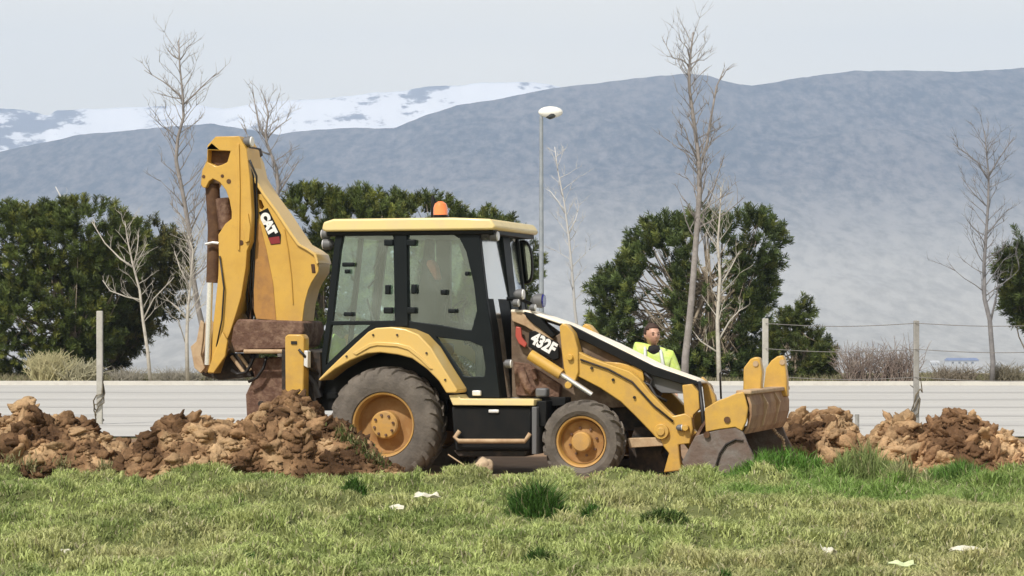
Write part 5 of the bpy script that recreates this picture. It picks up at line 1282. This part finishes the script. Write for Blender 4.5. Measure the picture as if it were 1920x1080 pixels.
# shrubs
def shrub(px, base, wpx, hpx, label, m, seed, n_=70, Y=79.5, r=.012):
    rnd = random.Random(seed); k = Y / F; x0 = (px - 960) * k
    root = empty('bare_shrub', (x0, Y, 0)); tag(root, label, 'shrub', 'dry shrubs along the verge')
    mb = MB()
    for i in range(n_):
        a_ = rnd.gauss(0, .42); H = hpx * k * rnd.uniform(.5, 1.05) * math.cos(a_ * .8); bx_ = rnd.uniform(-.3, .3) * wpx * k
        pts = [Vector((bx_, rnd.uniform(-.3, .3), 0))]
        for j in range(4):
            pts.append(pts[-1] + Vector((math.sin(a_) * H / 4 + rnd.gauss(0, .05), rnd.gauss(0, .05), H / 4)))
        mb.tube(pts, [r, r * .9, r * .7, r * .5, r * .3], 4)
        for j in (2, 3):
            d = Vector((rnd.gauss(0, .22), rnd.gauss(0, .15), rnd.uniform(.1, .35))); mb.tube([pts[j], pts[j] + d], [r * .6, r * .25], 4)
    mb.build('stems', m, root); return root
red_tw = mat('reddish_twigs', (.20, .155, .135), .9, col2=(.28, .235, .20), scale=3)
shrub(1612, 722, 90, 82, 'reddish twiggy shrub beyond the road left of the right post', red_tw, 1, 130)
shrub(1668, 722, 80, 66, 'low reddish twiggy shrub beyond the road close to the right post', red_tw, 2, 130)
shrub(1700, 722, 60, 95, 'taller sparse shrub directly behind the right post', red_tw, 3, 50)
shrub(1790, 722, 120, 32, 'low brown shrub between the right post and the grey tree', mat('brown_twigs', (.20, .17, .13), .9), 4, 160)
shrub(1885, 722, 100, 36, 'low brown shrub at the right edge beyond the road', mat('olive_twigs', (.19, .17, .12), .9), 5, 160)
straw = mat('straw_stems', (.46, .42, .24), .9, col2=(.36, .34, .18), scale=4)
shrub(92, 720, 70, 62, 'straw yellow shrub under the dense left pine', straw, 6, 260, Y=79.2, r=.02)
shrub(145, 720, 60, 44, 'lower straw coloured shrub left of the pale post', mat('pale_olive_stems', (.38, .36, .24), .9), 7, 200, Y=79.2, r=.02)
shrub(330, 722, 120, 22, 'low grey verge shrub left of the digging arm', mat('grey_stems', (.30, .28, .23), .9), 8, 170)
shrub(430, 722, 90, 34, 'low dark verge shrub below the digging bucket', mat('dark_grey_stems', (.15, .14, .12), .9), 9, 170)
shrub(240, 722, 90, 22, 'low grey verge shrub under the looser left pine', mat('grey_stems_pale', (.30, .28, .23), .9), 10, 150)
# verge of dry grass beyond the kerb
rng = np.random.default_rng(9); n_ = 60000
y = rng.uniform(79.4, 86, n_); x = rng.uniform(-1, 1, n_) * (y * 960 / F + 3)
c = np.array([.30, .27, .17]) * rng.uniform(.6, 1.3, (n_, 1)); gsel = rng.random(n_) < .3; c[gsel] = c[gsel] * np.array([.6, .75, .5])
Vv, tot, q, cc = blades(x, y, ground_h(x, y), .10 + .22 * rng.random(n_) * fbm(x * .6, y * .6, 7, 3) * 1.6, np.full(n_, .03), c, rng.uniform(.1, .8, n_), rng)
o = np_mesh('dry_verge_grass', Vv, tot, q, gmat, cc); tag(o, 'dry tangled grass along the far side of the road', 'grass', kind='stuff')

# ------------------------------------------------------------------ distant buildings and tree line in the valley
def shed(px, py, wpx, hpx, Y, wall, roofc, label, gable=.35):
    k = Y / F; w = wpx * k; h = hpx * k; c = W(px, py, Y); dpt = w * .45
    root = empty('farm_building', (c.x, Y, c.z - 12), rad(8)); tag(root, label, 'building', 'far buildings in the valley')
    MB().box(-w / 2, w / 2, -dpt / 2, dpt / 2, 0, 12 + h * .6).build('wall', wall, root)
    z0 = 12.02 + h * .6
    MB().add([(-w * .52, -dpt * .55, z0), (w * .52, -dpt * .55, z0), (w * .52, dpt * .55, z0), (-w * .52, dpt * .55, z0), (-w * .5, 0, z0 + h * .4), (w * .5, 0, z0 + h * .4)],
             [(0, 1, 5, 4), (2, 3, 4, 5), (0, 4, 3), (1, 2, 5), (0, 3, 2, 1)]).build('roof', roofc, root)
    mb = MB()
    for i in range(4): mb.box(-w * .4 + i * w * .22, -w * .33 + i * w * .22, -dpt / 2 - .4, -dpt / 2 - .1, 12 + h * .15, 12 + h * .4)
    mb.build('windows', M['greyplastic'], root); return root
ww = mat('hazed_white_render', (.55, .55, .54), .8); br = mat('hazed_blue_roof', (.16, .20, .34), .6); gr_ = mat('grey_sheet_roof', (.55, .56, .58), .5)  # white walls and blue roof dulled, extra haze put into their colours
shed(1752, 686, 18, 10, 3050, ww, ww, 'tiny white gabled building in the valley right of the grey post')
shed(1803, 683, 58, 12, 3080, ww, br, 'long white building with a blue roof far in the valley')
shed(1545, 612, 22, 9, 4150, ww, gr_, 'small white building on the plain above the low young pine')
# tree line across the plain
rng = np.random.default_rng(3)
V_, T_, I_, C_ = [], [], [], []; base = 0
for k_ in range(230):
    px_ = rng.uniform(1545, 1900) if k_ < 170 else rng.uniform(1500, 2100); Y = 4180 + rng.normal(0, 18)
    if 1745 < px_ < 1760: continue
    c0_ = W(px_, 613 + rng.normal(0, 1.2), Y); s = rng.uniform(2.0, 5.5)
    v = icov(2) if k_ == 0 else (V0, F0)
    if k_ == 0: V0, F0 = v
    vv_ = V0 * np.array([1.5, 1, 1]) * s * (1 + .25 * rng.normal(size=(len(V0), 1))) + np.array(c0_[:])
    V_.append(vv_); I_.append((F0 + base).ravel()); T_.append(np.full(len(F0), 3)); base += len(vv_)
o = np_mesh('distant_tree_line', np.concatenate(V_), np.concatenate(T_), np.concatenate(I_), mat('far_foliage', (.05, .06, .045), .9))
tag(o, 'thin dark line of far trees across the plain at right', 'tree line', kind='stuff')

# ------------------------------------------------------------------ haze
HB = MB().box(-5500, 5500, -120, 10400, -60, 1150).build('haze', None)
HB.data.materials.clear()
hz_ = bpy.data.materials.new('haze_air'); hz_.use_nodes = True
n = hz_.node_tree.nodes; n.clear()
vol = n.new('ShaderNodeVolumePrincipled'); mo = n.new('ShaderNodeOutputMaterial')
vol.inputs['Color'].default_value = (.56, .71, .98, 1); vol.inputs['Density'].default_value = 0.000135; vol.inputs['Anisotropy'].default_value = 0.0
hz_.node_tree.links.new(vol.outputs[0], mo.inputs['Volume'])
HB.data.materials.append(hz_); tag(HB, 'thin pale blue haze over the valley and hills', 'haze', kind='stuff')
